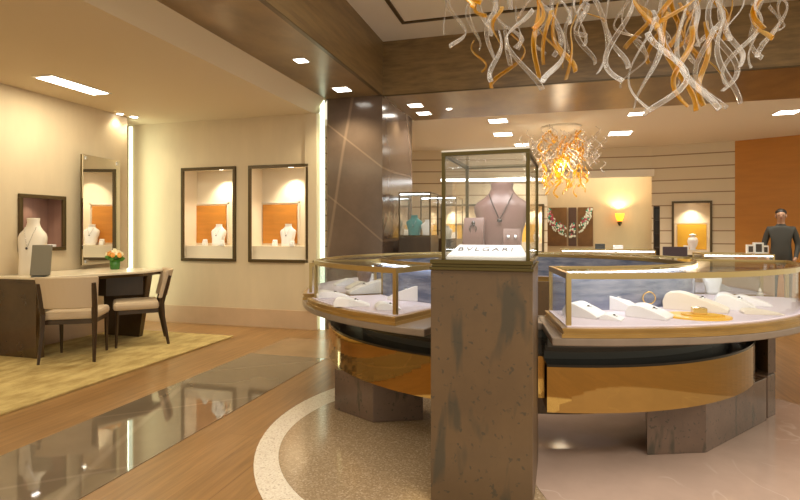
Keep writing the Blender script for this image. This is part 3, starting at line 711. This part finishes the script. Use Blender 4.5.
bm = bmesh.new(); lathe(bm, [(.10, .0102), (.10, .018)], 32, .02, 0, 1, .7); obj('upper_disc', bm, M['amber2'], e)
g = box('gold_box', -.035, .035, -.03, .03, 0, .035, M['gold'], bevel=.004, loc=(p[0]+.01, p[1], SZ+.018)); tag(g, 'small golden box on the yellow display disc', 'box')
g = box('gold_box', -.04, .04, -.02, .02, 0, .02, M['amber2'], bevel=.004, loc=(*sP(716, 318), SZ)); tag(g, 'flat yellow box on the showcase floor, right of the yellow disc', 'box')
# bracelet stand and gold bracelet
p = sP(649, 309)
e = empty('bracelet_stand', (p[0], p[1], SZ), 0, 'white bracelet stand holding up the gold bangle', 'jewellery stand')
bm = bmesh.new(); lathe(bm, [(.03, 0), (.03, .01), (.008, .015), (.008, .03)], 16); obj('stand_body', bm, M['white'], e)
bm = bmesh.new(); tube(bm, [(.036*cos(a*pi/14), 0, .067+.036*sin(a*pi/14)) for a in range(29)], .004, 8); o = obj('gold_bangle', bm, M['gold'], loc=(p[0], p[1], SZ)); o.rotation_euler.z = R(10); tag(o, 'thin gold bangle standing upright on its stand', 'bracelet')
for i, (u, v, mm, hh) in enumerate([(636, 307, 'gold', .035), (596, 303, 'silver', .07), (760, 296, 'cream', .06)]):
    p = sP(u, v)
    e = empty('ring_cone', (p[0], p[1], SZ), 0, ['tiny golden ring cone beside the gold bangle', 'pale silver ring cone behind the corner ramp of the right showcase', 'cream ring cone at the back right of the right showcase'][i], 'jewellery stand')
    bm = bmesh.new(); lathe(bm, [(.022, 0), (.020, hh*.3), (.012, hh*.6), (.004, hh)], 14); obj('cone', bm, M[mm], e, smooth=True)
    bm = bmesh.new(); lathe(bm, [(.0165, hh*.45), (.0185, hh*.52), (.0155, hh*.56)], 14); obj('ring', bm, M['silver'], e)
# contents of the far showcases
rr = random.Random(5)
ORD = ['first', 'second', 'third', 'fourth', 'fifth', 'sixth', 'seventh', 'eighth', 'ninth']
names = ['beside the left end', 'second from its left end', 'in its middle', 'second from its right end', 'beside the right end']
for ci, (a0, a1, nm) in enumerate([(112, 204, 'far left curved showcase'), (-8, 94, 'far right curved showcase')]):
    for k in range(9):
        a = a0+(a1-a0)*(k+.5)/9; r = 1.38+.14*(k % 2)
        if k % 3 == 0:
            bust((CX+r*cos(R(a)), CY+r*sin(R(a)), SZ), .17, M['white'], 'small white bust inside the %s, %s piece from the %s' % (nm, ORD[k], 'rear end' if ci == 0 else 'right end'), R(a-90) if 0 < a < 180 else 0, 'busts in the %s' % nm, neckl=False)
        else:
            ramp((CX+r*cos(R(a)), CY+r*sin(R(a))), .17, .09, .06, R(a+30), M['white' if k % 2 else 'cream'], 'low display ramp inside the %s, %s piece from the %s' % (nm, ORD[k], 'rear end' if ci == 0 else 'right end'), False, 'ramps in the %s' % nm)

# ------------------------------------------------------------------ pedestal with tall glass showcase
PX, PY = -.30, 2.38; PR = R(-2.5)
pd = empty('pedestal', (PX, PY, 0), R(-1), 'tall bronze brown stone pedestal standing before the round counter', 'pedestal')
HW = .228; D = .585
box('body', -HW, HW, 0, D, .007, 1.068, M['bronze'], pd, bevel=.003)
bm = bmesh.new(); bx(bm, -HW-.004, HW+.004, -.012, D+.012, 1.068, 1.082); bx(bm, -HW+.006, HW-.006, -.004, D+.004, 1.082, 1.096); bx(bm, -HW-.002, HW+.002, -.010, D+.010, 1.096, 1.115); obj('cap_moulding', bm, M['olive'], pd, bevel=.002)
gc = empty('glass_showcase', (PX+.017, PY+.0, 1.115), PR, 'tall square glass showcase with dark bronze edges on the pedestal', 'showcase')
gw = .198; y0, y1 = .01, .585; H = .475; t = .017
k = 0
for sx in (-1, 1):
    for (ya, yb) in ((y0, y0+t), (y1-t, y1)):
        xa, xb = (-gw, -gw+t) if sx < 0 else (gw-t, gw)
        box('post', xa, xb, ya, yb, 0, H, M['olive'], gc, bevel=.0015)
bm = bmesh.new(); bx(bm, -gw, gw, y0, y0+t, H, H+t); bx(bm, -gw, gw, y1-t, y1, H, H+t); bx(bm, -gw, -gw+t, y0+t, y1-t, H, H+t); bx(bm, gw-t, gw, y0+t, y1-t, H, H+t); obj('top_frame', bm, M['olive'], gc)
box('top_edge_trim', -gw, gw, y0, y0+t, H+t, H+t+.008, M['white_trim'], gc)
box('glass_top', -gw+t, gw-t, y0+t, y1-t, H+.004, H+.010, M['pane_case'], gc)
box('front_pane', -gw+t, gw-t, y0+.006, y0+.010, .0, H, M['pane_case'], gc)
box('back_pane', -gw+t, gw-t, y1-.010, y1-.006, .0, H, M['pane_case'], gc)
box('side_pane', -gw+.006, -gw+.010, y0+t, y1-t, .0, H, M['pane_case'], gc)
box('side_pane', gw-.010, gw-.006, y0+t, y1-t, .0, H, M['pane_case'], gc)
box('base_tray', -gw+t, gw-t, y0+t, y1-t, 0, .012, M['white'], gc)
Tp = Matrix.Translation(gc.location) @ Matrix.Rotation(PR, 4, 'Z')
# name plate
e = empty('name_plate', Tp @ Vector((0, .10, .012)), PR, 'sloping white name plate with dark letters inside the tall showcase', 'sign')
bm = bmesh.new()
vs = [bm.verts.new(c) for c in ((-.178, -.062, .0), (.178, -.062, .0), (.178, .06, .0), (-.178, .06, .0), (-.178, -.062, .006), (.178, -.062, .006), (.145, .058, .052), (-.145, .058, .052))]
for f in ((0, 3, 2, 1), (4, 5, 6, 7), (0, 1, 5, 4), (1, 2, 6, 5), (2, 3, 7, 6), (3, 0, 4, 7)): bm.faces.new([vs[i] for i in f])
obj('plate', bm, M['plate'], e)
fc = bpy.data.curves.new('lettering', 'FONT'); fc.body = 'BVLGARI'; fc.size = .052; fc.align_x = 'CENTER'; fc.align_y = 'CENTER'; fc.extrude = .0006; fc.space_character = 1.35
fo = bpy.data.objects.new('lettering', fc); COL.objects.link(fo); fo.parent = e; fo.location = (-.012, .004, .0325); fo.rotation_euler = (math.atan2(.046, .12), 0, 0); fc.materials.append(M['letters'])
fo.scale = (1.0, 1.15, 1)
bpy.context.view_layer.update()
fm = bpy.data.meshes.new_from_object(fo.evaluated_get(bpy.context.evaluated_depsgraph_get())); ft = bpy.data.objects.new('letter_text', fm); COL.objects.link(ft); ft.parent = e; ft.location = fo.location; ft.rotation_euler = fo.rotation_euler; ft.scale = fo.scale
bpy.data.objects.remove(fo); ft.name = 'lettering'
zt_ = 1.115+.012
q = Tp @ Vector((.035, .30, .012)); bust((q.x, q.y, zt_), .36, M['satin'], 'large rose taupe satin necklace bust in the tall showcase', PR)
q = Tp @ Vector((-.088, .235, .012)); wedge_stand('ring_stand', (q.x, q.y, zt_), .10, .09, .185, M['satin'], 'taupe satin ring stand left of the big bust', PR, 'ring')
q = Tp @ Vector((.098, .205, .012)); wedge_stand('earring_stand', (q.x, q.y, zt_), .082, .07, .130, M['satin'], 'taupe satin earring stand right of the big bust', PR+R(8), 'studs')
# light inside the showcase
area('showcase_light', Tp @ Vector((0, .12, H-.012)), .28, .10, 1.1, (1, .95, .95))

# ------------------------------------------------------------------ desk, chairs, flowers, mirror
dk = empty('desk', (-4.75, 4.5, .018), 0, 'long dark glossy desk with a cream top by the left wall', 'desk')
def dl(pts): return [(x+4.75, y-4.5) for x, y in pts]
bm = bmesh.new(); prism(bm, dl([(-5.235, 3.90), (-4.70, 3.90), (-4.27, 4.83), (-4.30, 5.16), (-5.235, 5.16)]), .756, .782); obj('desk_top', bm, M['deskt'], dk, bevel=.006)
bm = bmesh.new(); prism(bm, dl([(-5.23, 3.92), (-4.72, 3.92), (-4.30, 4.83), (-4.33, 5.14), (-5.23, 5.14)]), .725, .756); obj('edge_band', bm, M['lacq'], dk)
bm = bmesh.new(); prism(bm, dl([(-5.05, 4.75), (-4.72, 4.75), (-4.45, 5.0), (-4.5, 5.08), (-5.05, 5.08)]), .50, .725); obj('drawer_box', bm, M['walnut'], dk)
bm = bmesh.new(); prism(bm, dl([(-5.23, 3.93), (-4.73, 3.93), (-4.71, 4.0), (-5.23, 4.0)]), 0, .725); obj('end_panel', bm, M['lacq'], dk, bevel=.003)
bm = bmesh.new()
vs = [bm.verts.new((x+4.75, y-4.5, z)) for x, y, z in ((-5.05, 5.06, 0), (-4.56, 5.06, 0), (-4.56, 5.12, 0), (-5.05, 5.12, 0), (-5.05, 5.04, .725), (-4.42, 5.04, .725), (-4.42, 5.12, .725), (-5.05, 5.12, .725))]
for f in ((0, 3, 2, 1), (4, 5, 6, 7), (0, 1, 5, 4), (1, 2, 6, 5), (2, 3, 7, 6), (3, 0, 4, 7)): bm.faces.new([vs[i] for i in f])
obj('end_panel', bm, M['lacq'], dk, bevel=.003)
DZ = .80
def chair(x, y, rz, label):
    e = empty('dining_chair', (x, y, .018), rz, label, 'chair', 'upholstered chairs at the desk')
    Wd = .46
    bm = bmesh.new(); bx(bm, -Wd/2, Wd/2, -.20, .24, .385, .47); obj('seat', bm, M['uph'], e, bevel=.03)
    bm = bmesh.new(); bx(bm, -Wd/2+.02, Wd/2-.02, -.19, .22, .345, .385); obj('seat_rail', bm, M['walnut'], e)
    bm = bmesh.new(); n = 12; rows = []
    for i in range(n+1):
        t = -1+2*i/n; x_ = t*.262; yb = -.275+.065*t*t
        row = []
        for (dy, z) in ((-.018, .50), (-.018, .80), (.022, .80), (.028, .50)):
            tilt = -(z-.50)*.22
            row.append(bm.verts.new((x_*(.90+.10*(z-.5)/.3), yb+dy+tilt, z)))
        rows.append(row)
    for a, b in zip(rows, rows[1:]):
        for k in range(4): bm.faces.new((a[k], a[(k+1) % 4], b[(k+1) % 4], b[k]))
    bm.faces.new(rows[0]); bm.faces.new(rows[-1][::-1]); obj('backrest', bm, M['uph'], e, bevel=.012, smooth=False)
    for s in (-1, 1):
        bm = bmesh.new(); tube(bm, [(s*.23, -.29, 0), (s*.218, -.235, .30), (s*.216, -.225, .45), (s*.225, -.268, .62), (s*.23, -.30, .74)], [.014, .022, .026, .024, .018], 4); obj('leg', bm, M['walnut'], e)
        bm = bmesh.new(); tube(bm, [(s*.205, .21, 0), (s*.205, .20, .39)], [.012, .021], 4); obj('leg', bm, M['walnut'], e)
    return e
f1 = math.atan2(.35, .26)  # heading angle of rear leg line's normal
chair(-4.44, 4.12, R(30), 'beige upholstered chair with its back to the room, drawn up to the desk')
chair(-4.34, 4.80, R(134), 'beige upholstered chair seen side on at the far end of the desk')
# flowers
px, py = -4.72, 4.98
fx, fy = ray(115, 4.95), 4.95
e = empty('flower_vase', (fx, fy, DZ), 0, 'green glass vase of orange and cream roses on the desk', 'flowers'); e.scale = (.95, .95, 1.15)
bm = bmesh.new(); lathe(bm, [(.05, 0), (.055, .03), (.06, .10), (.056, .10), (.05, .03)], 16); obj('vase', bm, M['stem_glass'], e, smooth=True)
bm = bmesh.new()
for k in range(22):
    a = random.uniform(0, 2*pi); r = random.uniform(.04, .10); z = random.uniform(.09, .15)
    ball(bm, (r*cos(a), r*sin(a), z), .025, 6, (1.4, .5, .6))
obj('leaves', bm, M['green'], e)
for k in range(15):
    a = k*2.4; r = .025*math.sqrt(k)*.95; z = .18-.5*r
    bm = bmesh.new(); ball(bm, (r*cos(a), r*sin(a), z), .027, 8, (1, 1, .85))
    for q in range(3): tube(bm, [((r*cos(a))+.018*cos(t*1.0+q), (r*sin(a))+.018*sin(t*1.0+q), z+.006*q+.012) for t in range(5)], .005, 5)
    obj('rose', bm, M['petal_o'] if k % 3 == 1 else M['petal_w'], e, smooth=True)
# bust and card display on the desk (near end)
bust((ray(31, 4.12), 4.12, DZ), .57, M['cream'], 'cream fabric necklace bust standing at the near end of the desk', R(20)).scale = (.62, .8, 1)
q = (ray(38, 3.94), 3.94)
e = empty('desk_monitor', (q[0]+.0, q[1]+.02, DZ), R(30), 'grey tilted screen on the near end of the desk', 'monitor')
bm = bmesh.new(); bx(bm, -.06, .06, -.05, .05, 0, .012); obj('foot', bm, M['grey'], e, bevel=.003)
bm = bmesh.new(); bx(bm, -.085, .085, -.012, .012, .012, .31, Matrix.Rotation(R(-12), 4, 'X')); obj('screen', bm, mat('grey_screen_back', (.17, .145, .10), .4), e, bevel=.004)
# mirror
my0, my1 = leftY(73), leftY(117)
e = empty('wall_mirror', (LX+.075, (my0+my1)/2-.03, .85), R(8.5), 'tall frameless wall mirror on the left wall', 'mirror')
hm = (my1-my0)/2
bm = bmesh.new(); bx(bm, .03, .045, -hm, hm, 0, 1.26); obj('mirror_glass', bm, M['mirror'], e)
bm = bmesh.new(); bx(bm, .012, .03, -hm, hm, 0, 1.26); obj('backing', bm, M['olive'], e)
bm = bmesh.new(); bx(bm, -.05, .012, -.1, .1, .1, 1.1); obj('wall_batten', bm, M['grey'], e)
for z in (.02, 1.20):
    for y in (-hm+.05, hm-.05):
        bm = bmesh.new(); bx(bm, .045, .055, y-.02, y+.02, z, z+.04); obj('clip', bm, M['silver'], e, bevel=.003)

# ------------------------------------------------------------------ far counters and glass cases
def block_case(name, x0, x1, y0, y1, zb, zt, label, m, led=True, brass=True, group=None):
    e = empty(name, ((x0+x1)/2, (y0+y1)/2, 0), 0, label, 'showcase', group)
    w_, d_ = (x1-x0)/2, (y1-y0)/2
    box('cabinet', -w_, w_, -d_, d_, 0, zb, m, e, bevel=.005)
    fm = M['brass'] if brass else M['dkframe']; t = .018
    bm = bmesh.new()
    for z in (zb, zt-t):
        bx(bm, -w_, w_, -d_, -d_+t, z, z+t); bx(bm, -w_, w_, d_-t, d_, z, z+t); bx(bm, -w_, -w_+t, -d_+t, d_-t, z, z+t); bx(bm, w_-t, w_, -d_+t, d_-t, z, z+t)
    obj('frame', bm, fm, e)
    for sx in (-1, 1):
        for sy in (-1, 1):
            bm = bmesh.new(); bx(bm, sx*(w_-t/2)-t/2, sx*(w_-t/2)+t/2, sy*(d_-t/2)-t/2, sy*(d_-t/2)+t/2, zb+t, zt-t); obj('post', bm, fm, e)
    bm = bmesh.new(); bx(bm, -w_+t, w_-t, -d_+.006, -d_+.010, zb+t, zt-t); obj('front_pane', bm, M['pane_case'], e)
    for sx in (-1, 1):
        bm = bmesh.new(); bx(bm, sx*(w_-.010), sx*(w_-.006), -d_+t, d_-t, zb+t, zt-t) if sx > 0 else bx(bm, -w_+.006, -w_+.010, -d_+t, d_-t, zb+t, zt-t); obj('side_pane', bm, M['pane_case'], e)
    bm = bmesh.new(); bx(bm, -w_+t, w_-t, -d_+t, d_-t, zt-.012, zt-.008); obj('glass_top', bm, M['pane_case'], e)
    if led:
        bm = bmesh.new(); bx(bm, -w_+t, w_-t, -d_+t, -d_+t+.012, zt-t-.012, zt-t-.002); obj('led_strip', bm, M['led'], e)
    return e
# tall cases behind the left showcase, on a dark wood cabinet
xa = ray(396.5, 6.55); xb = ray(425.5, 6.55)
block_case('tall_showcase', -1.86, -1.44, 6.50, 7.0, 1.165, 1.73, 'tall glass case with a teal bust on a dark wood cabinet beside the marble column', M['walnut'], True, False, 'tall glass cases on dark cabinets')
block_case('tall_showcase', -1.84, -1.30, 7.60, 8.2, 1.10, 1.74, 'tall glass case on a dark cabinet, behind the teal bust case', M['walnut'], True, False, 'tall glass cases on dark cabinets')
bust((-1.72, 6.75, 1.165), .28, M['teal'], 'small teal velvet bust in the tall case beside the marble column')
bust((-1.535, 6.72, 1.165), .22, M['white'], 'small white bust right of the teal bust', neckl=False)
wedge_stand('earring_stand', (-1.80, 6.65, 1.165), .05, .05, .09, M['cream'], 'cream earring stand left of the teal bust', 0, 'studs')
bust((-1.50, 7.9, 1.10), .22, M['cream'], 'cream bust in the tall case behind the teal bust case', neckl=False)
# low counters far back
for (u0, u1, Y, dep, ztop, lb, bd) in [
    (561, 656, 8.35, .5, .96, 'long low glass counter in front of the alcove', 'base'),
    (703, 775, 8.0, .55, .93, 'low glass counter in front of the orange wall', 'base')]:
    x0, x1 = ray(u0, Y), ray(u1, Y)
    block_case('glass_counter', x0, x1, Y, Y+dep, ztop-.22, ztop, lb, M[bd], True, True, 'far low glass counters')
    nn = 9 if u0 < 600 else 6
    for k in range(nn):
        xx = x0+(x1-x0)*(k+.5)/nn
        wedge_stand('earring_stand', (xx, Y+.22, ztop-.22), .08, .07, .10+.03*(k % 2), M['white'], 'small white stand, %s from the left inside the %s' % (ORD[k], ('far counter before the alcove', 'far counter before the orange wall')[nn < 9]), 0, None, 'stands in the %s' % lb)
# dark monitor back, pale wood box, small frames on the far counters
xx = ray(677.5, 7.2); zz = EYE-(250-230)*(-SA*xx+CA*7.2)/FPX
dd = -SA*ray(677.5, 7.2)+CA*7.2
e = empty('till_cabinet', (xx, 7.35, 0), R(0), 'pale oak cabinet standing behind the right showcase', 'cabinet')
box('body', -.26, .30, -.16, .22, 0, .80, M['lwood'], e, bevel=.004); box('top', -.28, .32, -.18, .24, .80, .82, M['lwood'], e, bevel=.003)
e = empty('till_monitor', (xx, 7.35, .82), 0, 'dark plum monitor seen from behind on the oak cabinet', 'monitor')
box('foot', -.08, .08, -.06, .06, 0, .012, M['purple'], e); box('stem', -.02, .02, .0, .02, .012, .06, M['purple'], e); box('screen', -.14, .14, -.025, .0, .02, 1.02-.82+.02, M['purple'], e, bevel=.006)
for i, (u, hw_, hh) in enumerate([(750, .045, .12), (758, .06, .15), (765, .035, .11)]):
    X = ray(u, 8.25)
    e = empty('perfume_box', (X, 8.25, .93), 0, ['small glass perfume box at the left of the trio before the orange wall', 'largest glass perfume box in the trio before the orange wall', 'small perfume box nearest the standing person'][i], 'box')
    box('carton', -hw_, hw_, -.03, .03, 0, hh, M['cream'] if i != 1 else M['white_trim'], e, bevel=.004); box('label_panel', -hw_*.6, hw_*.6, -.032, -.03, .02, hh-.02, M['walnut'], e)
for i, u in enumerate((600, 618)):
    X = ray(u, 8.6); o = box('counter_mirror', -.07, .07, -.02, .02, 0, .06+.02*(1-i), M['grey'] if i == 0 else M['white'], bevel=.004, loc=(X, 8.6, .96)); tag(o, ['small dark stand on the counter before the alcove', 'small white box on the counter before the alcove, below the sconce'][i], 'box')

# ------------------------------------------------------------------ person
def person(loc, rz, label, Ht=1.545):
    e = empty('person', loc, rz, label, 'person')
    s = Ht/1.70
    J = {'pel': (0, 0, .95), 'sp': (0, .01, 1.12), 'ch': (0, .0, 1.30), 'nb': (0, .015, 1.43), 'nk': (0, .01, 1.50), 'h1': (0, -.005, 1.56), 'h2': (0, -.01, 1.635), 'h3': (0, -.005, 1.68),
         'sl': (-.17, .01, 1.39), 'el': (-.235, .03, 1.12), 'wl': (-.19, -.10, .90), 'hl': (-.16, -.15, .86), 'sr': (.17, .01, 1.39), 'er': (.235, .03, 1.12), 'wr': (.19, -.10, .90), 'hr': (.16, -.15, .86),
         'tl': (-.09, 0, .90), 'kl': (-.10, -.01, .49), 'al': (-.10, .02, .09), 'fl': (-.105, -.14, .035), 'tr': (.09, 0, .90), 'kr': (.10, -.01, .49), 'ar': (.10, .02, .09), 'fr': (.105, -.14, .035)}
    Rr = {'pel': (.15, .11), 'sp': (.14, .10), 'ch': (.16, .115), 'nb': (.085, .07), 'nk': (.052, .052), 'h1': (.062, .072), 'h2': (.074, .092), 'h3': (.058, .075), 'sl': (.06, .06), 'el': (.047, .047), 'wl': (.03, .03), 'hl': (.032, .02),
          'tl': (.085, .09), 'kl': (.058, .06), 'al': (.04, .045), 'fl': (.042, .03)}
    for a, b in (('sl', 'sr'), ('el', 'er'), ('wl', 'wr'), ('hl', 'hr'), ('tl', 'tr'), ('kl', 'kr'), ('al', 'ar'), ('fl', 'fr')): Rr[b] = Rr[a]
    E = [('pel', 'sp'), ('sp', 'ch'), ('ch', 'nb'), ('nb', 'nk'), ('nk', 'h1'), ('h1', 'h2'), ('h2', 'h3'), ('ch', 'sl'), ('sl', 'el'), ('el', 'wl'), ('wl', 'hl'), ('ch', 'sr'), ('sr', 'er'), ('er', 'wr'), ('wr', 'hr'),
         ('pel', 'tl'), ('tl', 'kl'), ('kl', 'al'), ('al', 'fl'), ('pel', 'tr'), ('tr', 'kr'), ('kr', 'ar'), ('ar', 'fr')]
    ks = list(J); me = bpy.data.meshes.new('b'); me.from_pydata([Vector(J[k])*s for k in ks], [(ks.index(a), ks.index(b)) for a, b in E], [])
    t = bpy.data.objects.new('b', me); COL.objects.link(t)
    md = t.modifiers.new('k', 'SKIN'); t.modifiers.new('u', 'SUBSURF').levels = 2
    for i, k in enumerate(ks): me.skin_vertices[0].data[i].radius = [q*s for q in Rr[k]]; me.skin_vertices[0].data[i].use_root = (k == 'pel')
    dg = bpy.context.evaluated_depsgraph_get(); m2 = bpy.data.meshes.new_from_object(t.evaluated_get(dg)); bpy.data.objects.remove(t)
    m2.materials.clear(); m2.materials.append(M['suit']); m2.materials.append(M['skin']); m2.materials.append(M['white'])
    for p in m2.polygons:
        p.use_smooth = True; c = p.center/s
        if c.z > 1.475 or (c.y < -.115 and .8 < c.z < .93): p.material_index = 1
    o = bpy.data.objects.new('body', m2); COL.objects.link(o); o.parent = e
    bm = bmesh.new(); ball(bm, (0, .034*s, 1.665*s), .092*s, 14, (.90, .95, .80)); ball(bm, (0, .05*s, 1.61*s), .075*s, 12, (.95, .8, 1.1)); obj('hair', bm, M['hair'], e, smooth=True)
    bm = bmesh.new(); ball(bm, (0, -.098*s, 1.60*s), .013*s, 8, (.8, 1.2, 1.5)); obj('nose', bm, M['skin'], e, smooth=True)
    for sx in (-1, 1):
        bm = bmesh.new(); ball(bm, (sx*.03*s, -.086*s, 1.625*s), .009*s, 8); obj('eye', bm, M['hair'], e)
        bm = bmesh.new(); ball(bm, (sx*.076*s, 0, 1.61*s), .022*s, 8, (.4, .8, 1.2)); obj('ear', bm, M['skin'], e)
        for f in range(5):
            bm = bmesh.new(); x0_ = sx*(.16+(.016*(f-1.5) if f < 4 else -.045*1)); 
            L = (.055, .065, .06, .048, .04)[f]
            tube(bm, [Vector((x0_, -.165, .855))*s, Vector((x0_, -.165-L*.6, .845))*s, Vector((x0_-(sx*.01 if f == 4 else 0), -.165-L*.95, .825))*s], [.0085*s, .008*s, .006*s], 6); obj('finger', bm, M['skin'], e, smooth=True)
    bm = bmesh.new(); tube(bm, [Vector((-.02, -.088, 1.575))*s, Vector((0, -.092, 1.572))*s, Vector((.02, -.088, 1.575))*s], .004*s, 5); obj('mouth', bm, mat('lips', (.3, .1, .08), .5), e)
    return e
pp = P(781, 230, d=8.1)
person((pp.x, pp.y, 0), R(-18), 'person in a dark grey jacket standing behind the far counter by the orange wall')

# ------------------------------------------------------------------ chandeliers
def ribbon(parent, top, length, amp, phase, m, r=.022, seed=0, drift=(0, 0), name='glass_ribbon', bulb=False):
    rr = random.Random(seed); pts = []; n = 14
    a = rr.uniform(0, 2*pi); cyc = rr.uniform(1.25, 2.0); amp *= 1.45
    for i in range(n+1):
        t = i/n; w_ = amp*(.35+.65*t)*sin(phase+t*cyc*pi)
        w2 = amp*.45*sin(phase*1.7+t*cyc*pi*.8)
        pts.append(Vector(top)+Vector((cos(a)*w_-sin(a)*w2+drift[0]*t, sin(a)*w_+cos(a)*w2+drift[1]*t, -length*t)))
    bm = bmesh.new(); tube(bm, pts, r*.85, 6, .25, cap=True, twist=rr.uniform(-2.4, 2.4), start=rr.uniform(-1.2, 1.2))
    return obj(name, bm, m, parent, smooth=True)
ch = empty('chandelier', (.45, 4.05, 3.52), 0, 'huge chandelier of clear and amber curling glass ribbons over the round counter', 'chandelier')
bm = bmesh.new(); lathe(bm, [(.85, -.05), (.9, -.02), (.9, 0)], 40); obj('ceiling_plate', bm, M['silver'], ch)
G = []  # (u, v_top, v_bottom, depth, amp, phase, amber)
ex = [(446, -20, 36, 4.6, .03, .2, 0), (472, 5, 47, 4.3, .07, 1.0, 0), (491, 0, 55, 4.2, .07, 2.0, 0), (497, 30, 82, 4.1, .04, .5, 0), (505, -10, 50, 4.4, .10, 2.8, 0), (516, 5, 52, 4.3, .06, 4.0, 0),
      (524, 8, 85, 3.9, .14, 5.2, 0), (553, 15, 88, 3.9, .13, 5.5, 0), (536, -5, 76, 4.0, .05, 1.5, 1), (549, -10, 74, 4.2, .12, .3, 1), (560, 5, 74, 4.1, .08, 3.1, 1), (572, 10, 80, 4.2, .16, 5.0, 1), (555, 0, 56, 4.4, .04, 1.0, 0),
      (584, 5, 63, 4.2, .07, 2.2, 0), (597, 0, 74, 4.0, .12, 5.4, 0), (612, 0, 72, 4.1, .09, 3.4, 0), (622, 0, 82, 3.9, .10, 1.1, 0), (633, 5, 58, 4.3, .12, .6, 0), (604, -15, 45, 4.4, .1, 2.4, 0),
      (648, 20, 110, 3.8, .11, 2.0, 0), (651, 10, 108, 3.9, .08, 3.6, 0), (662, 30, 115, 3.7, .13, 5.0, 0), (666, 0, 97, 4.1, .10, .8, 0), (676, 10, 112, 3.8, .09, 4.1, 1), (686, 25, 107, 3.8, .07, 1.2, 1), (692, 0, 112, 3.7, .12, 2.9, 0),
      (700, -5, 80, 4.1, .10, 5.7, 1), (706, 20, 107, 3.9, .06, .4, 1), (711, 30, 108, 3.8, .10, 2.5, 0), (675, -10, 50, 4.3, .07, 1.7, 1), (683, 0, 60, 4.2, .09, 3.0, 1), (655, -10, 55, 4.4, .09, .1, 0), (693, 5, 62, 4.0, .05, 4.6, 0),
      (718, 0, 90, 3.9, .12, 1.0, 0), (725, 20, 104, 3.8, .07, .3, 0), (733, -5, 75, 4.0, .14, 2.2, 0), (744, 5, 85, 4.0, .12, 3.9, 0), (754, 10, 70, 4.0, .07, .7, 0), (728, -10, 38, 4.3, .05, 2.0, 1), (716, -10, 45, 4.2, .06, 5.0, 1),
      (762, 0, 57, 4.1, .08, 1.9, 0), (770, 5, 46, 4.1, .06, 3.3, 0), (780, 0, 30, 4.2, .10, .9, 0), (640, -10, 45, 4.2, .10, 4.4, 1), (627, -10, 40, 4.2, .11, 5.1, 0), (590, -15, 25, 4.5, .08, 2, 1), (665, -5, 48, 4.0, .08, 2.6, 1), (708, -15, 50, 4.1, .12, 3.3, 0)]
for i, (u, v0, v1, d, amp, ph, am) in enumerate(ex):
    a = P(u, v0, d=d); b = P(u, v1, d=d)
    top = a-ch.location
    ribbon(ch, top, a.z-b.z, amp, ph, M['gamber'] if am else M['gclear'], .024 if not am else .022, 100+i)
rr = random.Random(21)
for i in range(46):                   # the upper layers of the chandelier, closer to the ceiling plate
    a = rr.uniform(0, 2*pi); r = 1.25*math.sqrt(rr.random())
    ribbon(ch, (r*cos(a)*1.05, r*sin(a)*.9, -.34-rr.uniform(0, .30)), rr.uniform(.24, .46), rr.uniform(.05, .12), rr.uniform(0, 6), M['gamber'] if rr.random() < .35 else M['gclear'], .022, 300+i)
bm = bmesh.new()
for i, (u, v0, v1, d, amp, ph, am) in enumerate(ex):
    a = P(u, v0, d=d)-ch.location
    tube(bm, [(a.x, a.y, a.z-.01), (a.x, a.y, -.001)], .0012, 4)
obj('suspension_wires', bm, M['silver'], ch)['kind'] = 'stuff'
# far chandelier
c2 = P(561, 150, d=8.5)
ch2 = empty('chandelier', (c2.x, c2.y, 2.9), 0, 'far amber and clear glass chandelier hanging before the alcove', 'chandelier')
bm = bmesh.new(); lathe(bm, [(.30, -.03), (.32, -.015), (.32, 0)], 32); obj('ceiling_plate', bm, M['ceilb'], ch2)
rr = random.Random(9); protos = {}
def rib2(x, y, z, am):
    key = (am, rr.randrange(5))
    if key not in protos:
        o = ribbon(ch2, (0, 0, 0), rr.uniform(.16, .24), rr.uniform(.035, .06), rr.uniform(0, 6), M['gamber'] if am else M['gclear'], .020, 500+key[1]*7+am)
        protos[key] = o
    else:
        o = protos[key].copy(); COL.objects.link(o)
    o.location = (x, y, z); o.rotation_euler.z = rr.uniform(0, 6.28); o.parent = ch2
for i in range(80):
    a = rr.uniform(0, 2*pi); z = -.06-.84*(i/79); r = .40*math.sqrt(rr.random())
    rib2(r*cos(a)+.0, r*sin(a), z, 1)
for i in range(20):
    a = rr.uniform(0, 2*pi); r = rr.uniform(.36, .66); rib2(r*cos(a), r*sin(a), -.1-.42*rr.random(), 0)
bm = bmesh.new()
for i in range(150):
    a = rr.uniform(0, 2*pi); r = .66*math.sqrt(rr.random()); z = -.04-.55*rr.random()
    x, y = r*cos(a), r*sin(a); pts = [(x+.04*sin(k*1.1+a), y+.04*cos(k*.9+a), z-.03*k) for k in range(7)]
    tube(bm, pts, .010, 5, .4)
o = obj('inner_glass_ribbons', bm, M['gclear'], ch2, smooth=True); o['kind'] = 'stuff'
pl = bpy.data.lights.new('chandelier_light', 'POINT'); pl.energy = 13; pl.color = (1, .88, .65); pl.shadow_soft_size = .12
po = bpy.data.objects.new('chandelier_light', pl); COL.objects.link(po); po.location = (c2.x, c2.y, 2.25)
